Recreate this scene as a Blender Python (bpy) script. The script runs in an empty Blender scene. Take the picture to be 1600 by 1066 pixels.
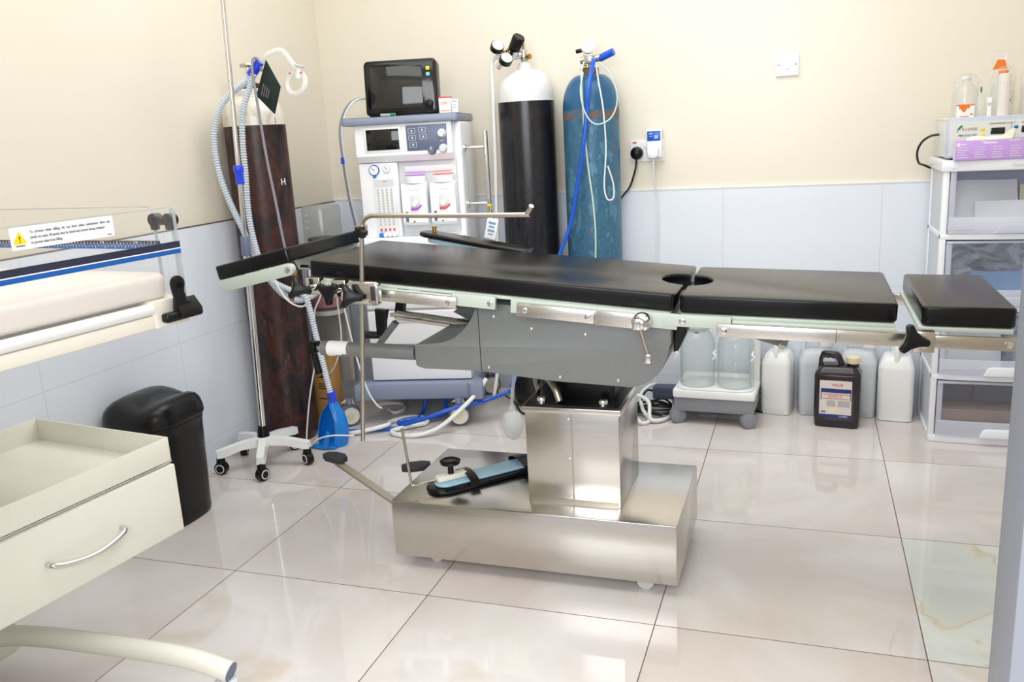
import bpy, bmesh, math, random
from mathutils import Vector, Matrix
random.seed(7)
PI = math.pi
SC = bpy.context.scene
COL = SC.collection

# ------------------------------------------------------------------ helpers
def V(*a):
    return Vector(a[0]) if len(a) == 1 else Vector(a)

def lin(h):
    h = h.lstrip('#')
    o = []
    for i in (0, 2, 4):
        c = int(h[i:i + 2], 16) / 255
        o.append(c / 12.92 if c <= .04045 else ((c + .055) / 1.055) ** 2.4)
    return (*o, 1)

class NT:
    def __init__(s, name):
        s.m = bpy.data.materials.new(name)
        s.m.use_nodes = True
        s.t = s.m.node_tree
        s.n = s.t.nodes
        s.b = s.n['Principled BSDF']
    def add(s, typ, **k):
        x = s.n.new(typ)
        for a, v in k.items():
            setattr(x, a, v)
        return x
    def link(s, a, b):
        s.t.links.new(a, b)
    def math(s, op, a, b=None):
        x = s.add('ShaderNodeMath', operation=op)
        for i, v in enumerate((a, b)):
            if v is None:
                continue
            if isinstance(v, (int, float)):
                x.inputs[i].default_value = v
            else:
                s.link(v, x.inputs[i])
        return x.outputs[0]
    def mix(s, f, a, b):
        x = s.add('ShaderNodeMix', data_type='RGBA')
        for i, v in ((0, f), (6, a), (7, b)):
            if isinstance(v, (int, float, tuple)):
                x.inputs[i].default_value = v
            else:
                s.link(v, x.inputs[i])
        return x.outputs[2]
    def coord(s, scale=None):
        c = s.add('ShaderNodeTexCoord').outputs['Object']
        if scale:
            mp = s.add('ShaderNodeMapping')
            mp.inputs['Scale'].default_value = scale
            s.link(c, mp.inputs[0])
            return mp.outputs[0]
        return c
    def noise(s, scale, detail=4, rough=.55, co=None, dist=0):
        x = s.add('ShaderNodeTexNoise')
        x.inputs['Scale'].default_value = scale
        x.inputs['Detail'].default_value = detail
        x.inputs['Roughness'].default_value = rough
        x.inputs['Distortion'].default_value = dist
        s.link(co or s.coord(), x.inputs['Vector'])
        return x.outputs['Fac']
    def ramp(s, f, stops):
        x = s.add('ShaderNodeValToRGB')
        e = x.color_ramp.elements
        e[0].position, e[0].color = stops[0]
        e[1].position, e[1].color = stops[-1]
        for p, c in stops[1:-1]:
            q = e.new(p)
            q.color = c
        s.link(f, x.inputs[0])
        return x.outputs[0]
    def bump(s, h, strength=.2, dist=.002):
        x = s.add('ShaderNodeBump')
        x.inputs['Strength'].default_value = strength
        x.inputs['Distance'].default_value = dist
        s.link(h, x.inputs['Height'])
        s.link(x.outputs[0], s.b.inputs['Normal'])
    def set(s, **k):
        for a, v in k.items():
            s.b.inputs[a.replace('_', ' ')].default_value = v

def g(v):
    return (v, v, v, 1)

def mat(name, col, rough=.5, metal=0, var=.06, nscale=30, bump=0, bscale=200, **k):
    t = NT(name)
    c = lin(col)
    d = tuple(max(0, x * (1 - var)) for x in c[:3]) + (1,)
    t.link(t.mix(t.noise(nscale, 3), d, c), t.b.inputs['Base Color'])
    t.set(Roughness=rough, Metallic=metal)
    for a, v in k.items():
        t.b.inputs[a.replace('_', ' ')].default_value = v
    if bump:
        t.bump(t.noise(bscale, 3), bump, .001)
    return t.m

def steel(name, col='#b9b4ad', rough=.28, sc=(3, 3, 120), var=.14):
    t = NT(name)
    f = t.noise(6, 4, .6, t.coord(sc))
    c = lin(col)
    d = tuple(x * (1 - var) for x in c[:3]) + (1,)
    t.link(t.mix(f, d, c), t.b.inputs['Base Color'])
    t.set(Metallic=1.0)
    t.link(t.math('ADD', t.math('MULTIPLY', f, .15), rough - .07), t.b.inputs['Roughness'])
    return t.m

def clear(name, col, rough=.03, alpha=.25, ior=1.45, trans=0.0, var=.03):
    m = mat(name, col, rough, var=var)
    b = m.node_tree.nodes['Principled BSDF']
    b.inputs['Alpha'].default_value = alpha
    b.inputs['IOR'].default_value = ior
    b.inputs['Transmission Weight'].default_value = trans
    return m

def thin_glass(name, tint, rough=.02, ior=1.4, haze=0.0):
    """thin clear sheet: transparent with a fresnel reflection and a little milky haze"""
    t = NT(name)
    out = t.n['Material Output']
    tr = t.add('ShaderNodeBsdfTransparent')
    tr.inputs[0].default_value = lin(tint)
    gl = t.add('ShaderNodeBsdfGlossy')
    gl.inputs['Roughness'].default_value = rough
    lw = t.add('ShaderNodeLayerWeight')
    lw.inputs[0].default_value = .5
    fac = t.math('ADD', t.math('MULTIPLY', t.math('POWER', lw.outputs['Facing'], 4.0), ior - .75), .03)
    m1 = t.add('ShaderNodeMixShader')
    t.link(fac, m1.inputs[0])
    t.link(tr.outputs[0], m1.inputs[1])
    t.link(gl.outputs[0], m1.inputs[2])
    t.b.inputs['Base Color'].default_value = lin('#f2f4f4')
    t.b.inputs['Roughness'].default_value = .3
    m2 = t.add('ShaderNodeMixShader')
    n_ = t.noise(8, 3)
    t.link(t.math('MULTIPLY', t.math('ADD', n_, .5), haze), m2.inputs[0])
    t.link(m1.outputs[0], m2.inputs[1])
    t.link(t.b.outputs[0], m2.inputs[2])
    t.link(m2.outputs[0], out.inputs[0])
    return t.m

M = {}
M['white'] = mat('white_plastic', '#f2f2f0', .35)
M['white_gloss'] = mat('white_gloss', '#f4f4f4', .18)
M['cream'] = mat('cream_enamel', '#e9e6da', .35, var=.03)
M['cream_soft'] = mat('cream_vinyl', '#e9e1d9', .5, var=.03, nscale=6)
M['cream_frame'] = mat('cream_frame', '#ece6d8', .4, var=.03)
M['black'] = mat('black_plastic', '#0d0c0e', .33, var=.2, IOR=1.38)
M['black_gloss'] = mat('black_gloss', '#0d0c0e', .12, var=.2)
M['bin'] = mat('bin_plastic', '#100e10', .30, var=.25, nscale=8, bump=.06, bscale=400, IOR=1.4)
M['rubber'] = mat('dark_rubber', '#2d2b30', .6)
M['grey_tyre'] = mat('grey_tyre', '#6d7078', .5)
M['vinyl'] = mat('black_vinyl', '#0b0a0d', .25, var=.2, nscale=12, bump=.10, bscale=350, IOR=1.37)
M['slate'] = mat('slate_plastic', '#8b94aa', .4, var=.05, bump=.1, bscale=500)
M['slate_dark'] = mat('slate_panel', '#67718c', .4, var=.05)
M['screen'] = mat('dark_screen', '#17181a', .07, var=.1)
M['screen_grey'] = mat('screen_glass', '#2a2a29', .06, var=.15, nscale=9)
M['palegreen'] = mat('pale_green_paint', '#c3cdc2', .4, var=.04)
M['housing'] = mat('hammered_grey_paint', '#868989', .42, var=.2, nscale=420, bump=.15, bscale=420, Metallic=.3)
M['housing_dark'] = mat('dark_grey_paint', '#77797a', .42, var=.15, nscale=300, Metallic=.3)
M['steel'] = steel('brushed_steel', '#d3cfc9', .22, (2, 2, 70))
M['steel_side'] = steel('brushed_steel_rail', '#dcd8d2', .27, (2, 60, 90))
M['chrome'] = mat('chrome', '#d9d7d4', .1, 1, var=.03)
M['satin'] = mat('satin_steel', '#bfb8ac', .25, 1, var=.08)
M['brass'] = mat('brass', '#b98e4a', .3, 1)
M['bluehose'] = mat('blue_hose', '#1659c9', .3)
M['bluecup'] = mat('blue_cup', '#1582dd', .35, var=.12, nscale=10)
M['bluefit'] = mat('blue_fitting', '#2545dd', .3)
M['whitehose'] = mat('white_hose', '#efefec', .35)
M['greencord'] = mat('pale_green_tube', '#c3dccf', .3)
M['greytube'] = mat('grey_tube', '#8e8c98', .4)
M['cable_white'] = mat('white_cable', '#e8e8ea', .4)
M['cable_black'] = mat('black_cable', '#17171a', .4)
M['corrug'] = clear('corrugated_clear', '#dbe5ee', .3, .85)
M['tubeclear'] = clear('soft_clear_tube', '#f1f1f0', .15, .38)
M['acrylic'] = thin_glass('acrylic_panel', '#ffffff', .01, 1.2, .02)
M['acrylic_edge'] = clear('acrylic_edge', '#b9c2c6', .05, .55)
M['dome'] = thin_glass('smoke_acrylic', '#efeeea', .03, 1.45, .06)
M['glassjar'] = thin_glass('jar_glass', '#fcfefd', .02, 1.55, .06)
M['bottle'] = thin_glass('clear_bottle', '#fbfcfc', .05, 1.4, .16)
M['bag'] = thin_glass('clear_film', '#ffffff', .12, 1.35, .07)
M['drawerfront'] = thin_glass('drawer_plastic', '#f8f9fc', .1, 1.1, .03)
M['drawerrib'] = clear('drawer_rib_plastic', '#e9ecf7', .25, .48)
M['jerry'] = mat('white_jerrycan', '#f5f5f4', .3, var=.02, Subsurface_Weight=.0)
M['jerryclear'] = clear('translucent_jerrycan', '#e9eef2', .3, .72)
M['amber'] = mat('dark_amber_plastic', '#2b2028', .18, var=.2, nscale=10)
M['capcream'] = mat('cream_cap', '#ecdcb4', .4)
M['label'] = mat('label_paper', '#ddd5d0', .6)
M['paper'] = mat('white_paper', '#f3f3f3', .6, var=.02)
M['navy'] = mat('navy_ink', '#1d2a78', .5)
M['red'] = mat('red_ink', '#d8452e', .5)
M['redcap'] = mat('red_plastic', '#e2494b', .4)
M['purple'] = mat('purple_plastic', '#b04fd0', .4)
M['orange'] = mat('orange_ink', '#ef7a1c', .5)
M['yellow'] = mat('yellow_ink', '#f2d916', .5)
M['cyan'] = mat('cyan_ink', '#6fd6d2', .5)
M['grey_ink'] = mat('grey_ink', '#77737c', .6)
M['black_ink'] = mat('black_ink', '#27252a', .6)
M['white_ink'] = mat('white_ink', '#eeeeee', .6)
M['lilac'] = mat('lilac_card', '#c9a2e4', .5, var=.05)
M['lilac_pale'] = mat('pale_lilac_card', '#e6daf0', .5)
M['green_ink'] = mat('green_ink', '#13836a', .5)
M['kraft'] = mat('kraft_card', '#b98a4e', .75, var=.12, nscale=15)
M['machine'] = mat('machine_white', '#f8f9fc', .35, var=.02)
M['machine_grey'] = mat('machine_pale_grey', '#dbdedf', .4, var=.03)
M['panelgrey'] = mat('grey_metal_panel', '#b3b1ac', .4, .2, var=.1, nscale=60)
M['pink'] = mat('pink_granules', '#b96a74', .5, var=.4, nscale=250)
M['esu'] = mat('unit_grey', '#dfe1da', .4, var=.03)
M['esu_edge'] = mat('unit_blue_grey', '#c3cadb', .4)
M['cuff'] = mat('dark_green_nylon', '#12241f', .8, var=.2, nscale=300, bump=.2, bscale=900)
M['lightblue'] = mat('light_blue_fabric', '#9fc3d6', .4, var=.08, nscale=20)
M['tower'] = mat('tower_white', '#f1f2f7', .3, var=.02)
M['pouch'] = mat('white_pouch', '#f6f6f8', .5, var=.1, nscale=20)
M['pouch_blue'] = mat('blue_pack', '#7fa8cf', .5, var=.2, nscale=15)
def film_mat():
    t = NT('grey_film_fold_shading')
    f = t.noise(9, 5, .6, t.coord((1, .4, 2.2)), 1.6)
    t.link(t.ramp(f, [(.36, lin('#6f7788')), (.5, lin('#aab1c0')), (.6, lin('#e3e6ee')), (.7, lin('#8f97a8'))]), t.b.inputs['Base Color'])  # light and dark of the folds put into the colour as streaks
    t.set(Roughness=.25)
    t.bump(f, .5, .01)
    return t.m
M['pouch_grey'] = film_mat()
M['envelope'] = mat('brown_envelope', '#a58e83', .7, var=.1)
M['envelope_grey'] = mat('grey_envelope', '#86828f', .7, var=.1)
M['rust'] = mat('rusty_collar', '#7d6247', .7, .3, var=.4, nscale=60)
M['glove'] = mat('latex_glove', '#f3f0dc', .5)
M['frost'] = clear('frosted_rubber', '#e8ebea', .35, .7)
M['doorgrey'] = mat('grey_door_paint', '#8a8e97', .45, var=.05)
M['socket'] = mat('socket_white', '#f4f4f6', .3, var=.01)
M['conduit'] = steel('armoured_hose', '#b5ab9c', .35, (300, 2, 2))
M['plate'] = mat('black_plate', '#121214', .12, .2)

def cyl_mat(name, base, spots, stops, rough, nscale=14):
    t = NT(name)
    co = t.coord((1, 1, .55))
    f = t.noise(nscale, 6, .65, co, .4)
    c = t.ramp(f, stops)
    f2 = t.noise(45, 5, .7, t.coord((1, 1, .25)))
    c = t.mix(t.ramp(f2, [(.60, g(0)), (.68, g(.75))]), c, lin(spots))
    t.link(c, t.b.inputs['Base Color'])
    t.set(Roughness=rough, Metallic=.1)
    t.bump(f2, .15, .002)
    return t.m
M['cyl_brown'] = cyl_mat('worn_brown_paint', '', '#6b5348', [(.36, lin('#1a1316')), (.47, lin('#2a1a1b')), (.54, lin('#4a261e')), (.60, lin('#2d1a1a')), (.7, lin('#54301f'))], .36, 13)
M['cyl_black'] = cyl_mat('worn_black_paint', '', '#3b3940', [(.3, lin('#121114')), (.7, lin('#262429'))], .24)
M['cyl_blue'] = cyl_mat('worn_blue_paint', '', '#7a5a48', [(.32, lin('#274f69')), (.45, lin('#3f6f8c')), (.52, lin('#32607c')), (.6, lin('#55869f')), (.72, lin('#396a86'))], .38, 20)
M['cyl_blue_top'] = mat('blue_paint', '#28618a', .3, .1, var=.15, nscale=10)
M['cyl_white'] = cyl_mat('chipped_white_paint', '', '#8a7566', [(.34, lin('#cbbfae')), (.45, lin('#e3ded0')), (.6, lin('#e9e5da')), (.72, lin('#d4cab8'))], .4, 18)
M['cyl_white2'] = mat('white_paint', '#e9e9e8', .35, var=.14, nscale=20)
def rustband():
    t = NT('rust_band')
    f = t.noise(30, 6, .7, t.coord((1, 1, 1.4)))
    t.link(t.ramp(f, [(.45, lin('#2f637d')), (.55, lin('#7a5a48'))]), t.b.inputs['Base Color'])
    t.set(Roughness=.6)
    return t.m
M['rustband'] = rustband()

OFF = {}
class MB:
    """one mesh under construction"""
    def __init__(s):
        s.bm = bmesh.new()
    def _xf(s, vs, M_):
        if M_ is not None:
            bmesh.ops.transform(s.bm, matrix=M_, verts=vs)
    def box(s, x0, x1, y0, y1, z0, z1, r=0, seg=2, M_=None):
        res = bmesh.ops.create_cube(s.bm, size=1)
        vs = res['verts']
        for v in vs:
            v.co = Vector((x0 + (v.co.x + .5) * (x1 - x0), y0 + (v.co.y + .5) * (y1 - y0), z0 + (v.co.z + .5) * (z1 - z0)))
        if r:
            es = list({e for v in vs for e in v.link_edges})
            o = bmesh.ops.bevel(s.bm, geom=es, offset=r, segments=seg, affect='EDGES', profile=.5)
            vs = list({v for f in o['faces'] for v in f.verts} | {v for v in vs if v.is_valid})
        s._xf(vs, M_)
        return s
    def loft(s, rings, cap=True, closed=True):
        R = [[s.bm.verts.new(p) for p in r] for r in rings]
        n = len(R[0])
        for a, b in zip(R, R[1:]):
            for i in range(n if closed else n - 1):
                j = (i + 1) % n
                s.bm.faces.new((a[i], a[j], b[j], b[i]))
        if cap:
            s.bm.faces.new(R[0][::-1])
            s.bm.faces.new(R[-1])
        return s
    def cyl(s, p, q, r0, r1=None, n=20):
        p, q = V(p), V(q)
        r1 = r0 if r1 is None else r1
        d = (q - p).normalized()
        a = d.orthogonal().normalized()
        b = d.cross(a)
        ring = lambda c, r: [c + a * r * math.cos(2 * PI * i / n) + b * r * math.sin(2 * PI * i / n) for i in range(n)]
        return s.loft([ring(p, r0), ring(q, r1)])
    def lathe(s, prof, c=(0, 0, 0), axis=(0, 0, 1), n=40, sx=1, sy=1):
        c = V(c)
        d = V(axis).normalized()
        a = Vector((1, 0, 0)) if abs(d.z) > .9 else d.orthogonal().normalized()
        a = (a - d * a.dot(d)).normalized()
        b = d.cross(a)
        rings = []
        for r, z in prof:
            r = max(r, 1e-4)
            rings.append([c + d * z + a * r * sx * math.cos(2 * PI * i / n) + b * r * sy * math.sin(2 * PI * i / n) for i in range(n)])
        return s.loft(rings)
    def tube(s, pts, r, n=10, sm=True, step=6, rf=None, closed=False):
        pts = [V(p) for p in pts]
        if sm and len(pts) > 2:
            out = []
            N = len(pts)
            rng = range(N if closed else N - 1)
            for i in rng:
                p0 = pts[(i - 1) % N] if closed or i > 0 else pts[0] * 2 - pts[1]
                p1, p2 = pts[i], pts[(i + 1) % N]
                p3 = pts[(i + 2) % N] if closed or i < N - 2 else pts[-1] * 2 - pts[-2]
                for k in range(step):
                    t = k / step
                    out.append(.5 * ((2 * p1) + (p2 - p0) * t + (2 * p0 - 5 * p1 + 4 * p2 - p3) * t * t + (3 * p1 - p0 - 3 * p2 + p3) * t ** 3))
            if not closed:
                out.append(pts[-1])
            pts = out
        if rf:  # resample evenly for a corrugated profile
            ds = [0]
            for a, b in zip(pts, pts[1:]):
                ds.append(ds[-1] + (b - a).length)
            L, st = ds[-1], rf[0]
            cnt = int(L / st)
            new = []
            j = 0
            for i in range(cnt + 1):
                t = L * i / cnt
                while j < len(ds) - 2 and ds[j + 1] < t:
                    j += 1
                u = (t - ds[j]) / max(1e-9, ds[j + 1] - ds[j])
                new.append(pts[j].lerp(pts[j + 1], u))
            pts = new
        rings = []
        N = len(pts)
        prev = None
        for i, p in enumerate(pts):
            if closed:
                d = pts[(i + 1) % N] - pts[i - 1]
            else:
                d = pts[min(i + 1, N - 1)] - pts[max(i - 1, 0)]
            d.normalize()
            if prev is None:
                a = d.orthogonal().normalized()
            else:
                a = prev - d * prev.dot(d)
                a = a.normalized() if a.length > 1e-6 else d.orthogonal().normalized()
            prev = a
            b = d.cross(a)
            rr = r if not rf else (r if i % 2 else r * rf[1])
            if callable(r):
                rr = r(i / (N - 1))
            rings.append([p + a * rr * math.cos(2 * PI * k / n) + b * rr * math.sin(2 * PI * k / n) for k in range(n)])
        if closed:
            rings.append(rings[0])
            s.loft(rings, cap=False)
            bmesh.ops.remove_doubles(s.bm, verts=s.bm.verts, dist=1e-6)
            return s
        return s.loft(rings)
    def prism(s, poly, h0, h1, ax='z', r=0, seg=2, M_=None, allr=False):
        f = {'z': lambda u, v, h: (u, v, h), 'y': lambda u, v, h: (u, h, v), 'x': lambda u, v, h: (h, u, v)}[ax]
        a = [s.bm.verts.new(f(u, v, h0)) for u, v in poly]
        b = [s.bm.verts.new(f(u, v, h1)) for u, v in poly]
        n = len(poly)
        fs = [s.bm.faces.new(a[::-1]), s.bm.faces.new(b)]
        for i in range(n):
            j = (i + 1) % n
            fs.append(s.bm.faces.new((a[i], a[j], b[j], b[i])))
        vs = a + b
        if r:
            es = list(fs[0].edges) + list(fs[1].edges)
            if allr:
                es = list({e for x in fs for e in x.edges})
            bmesh.ops.recalc_face_normals(s.bm, faces=fs)
            o = bmesh.ops.bevel(s.bm, geom=es, offset=r, segments=seg, affect='EDGES', profile=.5)
            vs = list({v for q in o['faces'] for v in q.verts} | {v for v in vs if v.is_valid})
            vs = list({w for v in vs for q in v.link_faces for w in q.verts})
        s._xf(vs, M_)
        return s
    def ball(s, c, r, sx=1, sy=1, sz=1, n=20):
        res = bmesh.ops.create_uvsphere(s.bm, u_segments=n, v_segments=n // 2, radius=r)
        for v in res['verts']:
            v.co = Vector((v.co.x * sx, v.co.y * sy, v.co.z * sz)) + V(c)
        return s
    def build(s, name, m, parent=None, smooth=36, M_=None):
        bmesh.ops.recalc_face_normals(s.bm, faces=s.bm.faces)
        if M_ is not None:
            bmesh.ops.transform(s.bm, matrix=M_, verts=s.bm.verts)
        top = parent
        while top is not None and top.parent is not None:
            top = top.parent
        if top is not None and top.name in OFF:
            bmesh.ops.translate(s.bm, vec=-OFF[top.name], verts=s.bm.verts)
        me = bpy.data.meshes.new(name)
        s.bm.to_mesh(me)
        s.bm.free()
        me.polygons.foreach_set('use_smooth', [True] * len(me.polygons))
        me.set_sharp_from_angle(angle=math.radians(smooth))
        me.materials.append(M[m] if isinstance(m, str) else m)
        o = bpy.data.objects.new(name, me)
        COL.objects.link(o)
        o.parent = parent
        return o

def tag(o, label, cat, group=None):
    o['label'] = label
    o['category'] = cat
    if group:
        o['group'] = group
    return o

def thing(name, label, cat, loc=(0, 0, 0), rotz=0, group=None, local=False):
    """an Empty at the thing's base; parts are given in world coordinates unless local"""
    o = bpy.data.objects.new(name, None)
    o.empty_display_size = .05
    COL.objects.link(o)
    o.location = loc
    o.rotation_euler = (0, 0, rotz)
    if not local:
        OFF[o.name] = V(loc)
    return tag(o, label, cat, group)

def solo(mb, name, m, label, cat, loc, group=None, **k):
    """a thing that is one mesh (world coordinates), origin at loc"""
    o = mb.build(name, m, None, M_=Matrix.Translation(-V(loc)), **k)
    o.location = loc
    return tag(o, label, cat, group)

def struct(mb, name, m, smooth=36):
    o = mb.build(name, m, None, smooth)
    o['kind'] = 'structure'
    return o

def copy_tree(o, parent=None):
    c = o.copy()
    COL.objects.link(c)
    c.parent = parent
    for ch in list(o.children):
        copy_tree(ch, c)
    return c

def text(body, size, m, parent, o, right, up, name='lettering', align='LEFT', ext=.0002, sx=1.0, shear=0):
    """lettering as a mesh, lying on the plane of right and up"""
    cu = bpy.data.curves.new(name, 'FONT')
    cu.body = body
    cu.size = size
    cu.align_x = align
    cu.extrude = ext
    cu.shear = shear
    cu.resolution_u = 3
    t = bpy.data.objects.new(name, cu)
    COL.objects.link(t)
    dg = bpy.context.evaluated_depsgraph_get()
    me = bpy.data.meshes.new_from_object(t.evaluated_get(dg))
    bpy.data.objects.remove(t)
    r, u = V(right).normalized(), V(up).normalized()
    nn = r.cross(u)
    R = Matrix(((r.x * sx, u.x, nn.x, 0), (r.y * sx, u.y, nn.y, 0), (r.z * sx, u.z, nn.z, 0), (0, 0, 0, 1)))
    top = parent
    while top.parent is not None:
        top = top.parent
    base = V(o) - OFF.get(top.name, Vector())
    me.transform(Matrix.Translation(base) @ R)
    me.materials.clear()
    me.materials.append(M[m])
    ob = bpy.data.objects.new(name, me)
    COL.objects.link(ob)
    ob.parent = parent
    return ob

def strip(mb, o, right, up, x0, x1, y0, y1, t=.0004):
    """thin raised rectangle on a plane"""
    r, u = V(right).normalized(), V(up).normalized()
    n = r.cross(u)
    o = V(o)
    P = lambda x, y, z: o + r * x + u * y + n * z
    c = [(x0, y0), (x1, y0), (x1, y1), (x0, y1)]
    mb.loft([[P(x, y, -t) for x, y in c], [P(x, y, t) for x, y in c]])
    return mb

def arc(cx, cy, r, a0, a1, n=8):
    return [(cx + r * math.cos(math.radians(a0 + (a1 - a0) * i / n)), cy + r * math.sin(math.radians(a0 + (a1 - a0) * i / n))) for i in range(n + 1)]

def rrect(x0, x1, y0, y1, r, n=5):
    return arc(x1 - r, y0 + r, r, -90, 0, n) + arc(x1 - r, y1 - r, r, 0, 90, n) + arc(x0 + r, y1 - r, r, 90, 180, n) + arc(x0 + r, y0 + r, r, 180, 270, n)

# ------------------------------------------------------------------ setting
XL, XR, YB, YF, ZC = -.605, 2.62, 1.7955, -1.2, 2.65

def floor_mat():
    t = NT('polished_floor_tiles')
    co = t.add('ShaderNodeTexCoord').outputs['Object']
    sp = t.add('ShaderNodeSeparateXYZ')
    t.link(co, sp.inputs[0])
    gx = t.math('DIVIDE', sp.outputs[0], .6)
    gy = t.math('DIVIDE', sp.outputs[1], .6)
    dx = t.math('ABSOLUTE', t.math('SUBTRACT', t.math('FRACT', t.math('ADD', gx, .5)), .5))
    dy = t.math('ABSOLUTE', t.math('SUBTRACT', t.math('FRACT', t.math('ADD', gy, .5)), .5))
    grout = t.math('LESS_THAN', t.math('MINIMUM', dx, dy), .0021)
    ix, iy = t.math('FLOOR', gx), t.math('FLOOR', gy)
    cb = t.add('ShaderNodeCombineXYZ')
    t.link(ix, cb.inputs[0])
    t.link(iy, cb.inputs[1])
    wn = t.add('ShaderNodeTexWhiteNoise')
    t.link(cb.outputs[0], wn.inputs['Vector'])
    off = t.add('ShaderNodeVectorMath', operation='MULTIPLY_ADD')
    t.link(wn.outputs['Color'], off.inputs[0])
    off.inputs[1].default_value = (9, 9, 9)
    t.link(co, off.inputs[2])
    n1 = t.noise(1.7, 5, .5, off.outputs[0], 1.2)
    c = t.ramp(n1, [(.35, lin('#d0c6bf')), (.5, lin('#d9d2cd')), (.62, lin('#dfdad6')), (.7, lin('#d5cabd'))])
    c = t.mix(t.math('MULTIPLY', wn.outputs['Value'], .25), c, lin('#c8bcb2'))
    # one odd replacement tile of greenish white marble with ochre veins
    odd = t.math('MULTIPLY', t.math('COMPARE', ix, 3), t.math('COMPARE', iy, 0))
    n2 = t.noise(2.2, 3, .5, t.coord((1, .55, 1)), 2.0)
    mcol = t.ramp(n2, [(.40, lin('#d6dad3')), (.475, lin('#d8d9cd')), (.5, lin('#d2c8b0')), (.515, lin('#dbddd4')), (.65, lin('#e2e5df'))])
    c = t.mix(odd, c, mcol)
    c = t.mix(grout, c, lin('#5e4a3c'))
    t.link(c, t.b.inputs['Base Color'])
    t.link(t.math('ADD', t.math('MULTIPLY', grout, .5), .035), t.b.inputs['Roughness'])
    t.set(IOR=1.5)
    t.bump(t.noise(1.2, 1, .4), .03, .01)
    return t.m

def paint_mat():
    t = NT('cream_wall_paint')
    f = t.noise(1.3, 4, .5)
    t.link(t.mix(f, lin('#e5dccb'), lin('#e9e2d3')), t.b.inputs['Base Color'])
    t.set(Roughness=.32)
    t.bump(t.noise(18, 4, .6), .06, .004)
    return t.m

def dado_mat(ax):
    t = NT('white_wall_tiles_' + ax)
    co = t.add('ShaderNodeTexCoord').outputs['Object']
    sp = t.add('ShaderNodeSeparateXYZ')
    t.link(co, sp.inputs[0])
    gz = t.math('DIVIDE', t.math('SUBTRACT', sp.outputs[2], .107), .4)
    gh = t.math('DIVIDE', sp.outputs[0 if ax == 'x' else 1], .6)
    dz = t.math('MULTIPLY', t.math('ABSOLUTE', t.math('SUBTRACT', t.math('FRACT', t.math('ADD', gz, .5)), .5)), .4)
    dh = t.math('MULTIPLY', t.math('ABSOLUTE', t.math('SUBTRACT', t.math('FRACT', t.math('ADD', gh, .5)), .5)), .6)
    j = t.math('LESS_THAN', t.math('MINIMUM', dz, dh), .0011)
    t.link(t.mix(j, lin('#e4e9f2'), lin('#cfd2d8')), t.b.inputs['Base Color'])
    t.set(Roughness=.16)
    t.bump(t.noise(2.5, 2, .5), .05, .01)
    return t.m

M['floor'] = floor_mat()
M['paint'] = paint_mat()
M['dado_x'] = dado_mat('x')
M['dado_y'] = dado_mat('y')
M['ceiling'] = mat('ceiling_white', '#f3f3f0', .7)
M['ledge'] = mat('ledge_white', '#f2f1ec', .3)
M['ledge_dark'] = mat('dark_ledge_line', '#5a544d', .6)

struct(MB().box(XL - .3, XR + .3, -3.2, YB + .2, -.08, 0), 'floor', 'floor')
struct(MB().box(XL - .1, XR + .1, -1.32, YB + .1, ZC, ZC + .08), 'ceiling', 'ceiling')
struct(MB().box(XL - .1, XL, -1.32, YB + .1, 0, ZC), 'wall_left', 'paint')
struct(MB().box(XL, XR, YB, YB + .1, 0, ZC), 'wall_back', 'paint')
struct(MB().box(XR, XR + .1, -1.32, YB + .1, 0, ZC), 'wall_right', 'paint')
# the wall with the doorway the photograph is taken through
f = MB()
f.box(XL, .36, -1.32, YF, 0, ZC)
f.box(1.80, XR, -1.32, YF, 0, ZC)
f.box(.36, 1.80, -1.32, YF, 2.15, ZC)
struct(f, 'wall_front', 'paint')
f = MB()
f.box(1.664, 1.80, -1.262, -1.2, 0, 2.15, .003)
f.box(.33, .40, -1.262, -1.2, 0, 2.15, .003)
f.box(.33, 1.80, -1.262, -1.2, 2.09, 2.15, .003)
struct(f, 'door_1', 'doorgrey')
struct(MB().box(1.6755, 1.6765, -1.2665, -1.2625, 0, 2.09), 'trim_5', 'ledge').name = 'trim_5'
# tiled dado, with its ledge
struct(MB().box(XL, XR, YB - .012, YB, 0, .912), 'trim_1', 'dado_x')
struct(MB().box(XL, XL + .012, YF, YB - .012, 0, .905), 'trim_2', 'dado_y')
struct(MB().box(XL + .013, XR, YB - .014, YB, .912, .917), 'trim_3', 'ledge')
struct(MB().box(XL, XL + .0125, YF, YB - .014, .905, .909), 'trim_4', 'ledge_dark')  # thin dark line along the top edge of this dado
struct(MB().box(XR - .012, XR, YF, YB - .012, 0, .912), 'trim_6', 'dado_y')

# ------------------------------------------------------------------ operating table
T = thing('operating_table', 'steel operating table with black vinyl pads standing in the middle of the room', 'operating table', (.84, .34, 0))
def inc(x0, z0, slope):
    """frame whose x runs along a tilted section from (x0, z0)"""
    a = math.atan(slope)
    return Matrix.Translation((x0, 0, z0)) @ Matrix.Rotation(-a, 4, 'Y')
YA, YZ = .13, .55
b = MB()
b.box(.447, 1.238, YA, YZ - .005, .035, .2, .004)
base = b.build('base', 'steel', T)
for x, y in ((.55, .2), (.55, .47), (1.15, .18), (1.15, .47)):
    MB().cyl((x, y - .02, .022), (x, y + .02, .022), .022, n=18).build('castor', 'frost', base)
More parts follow.
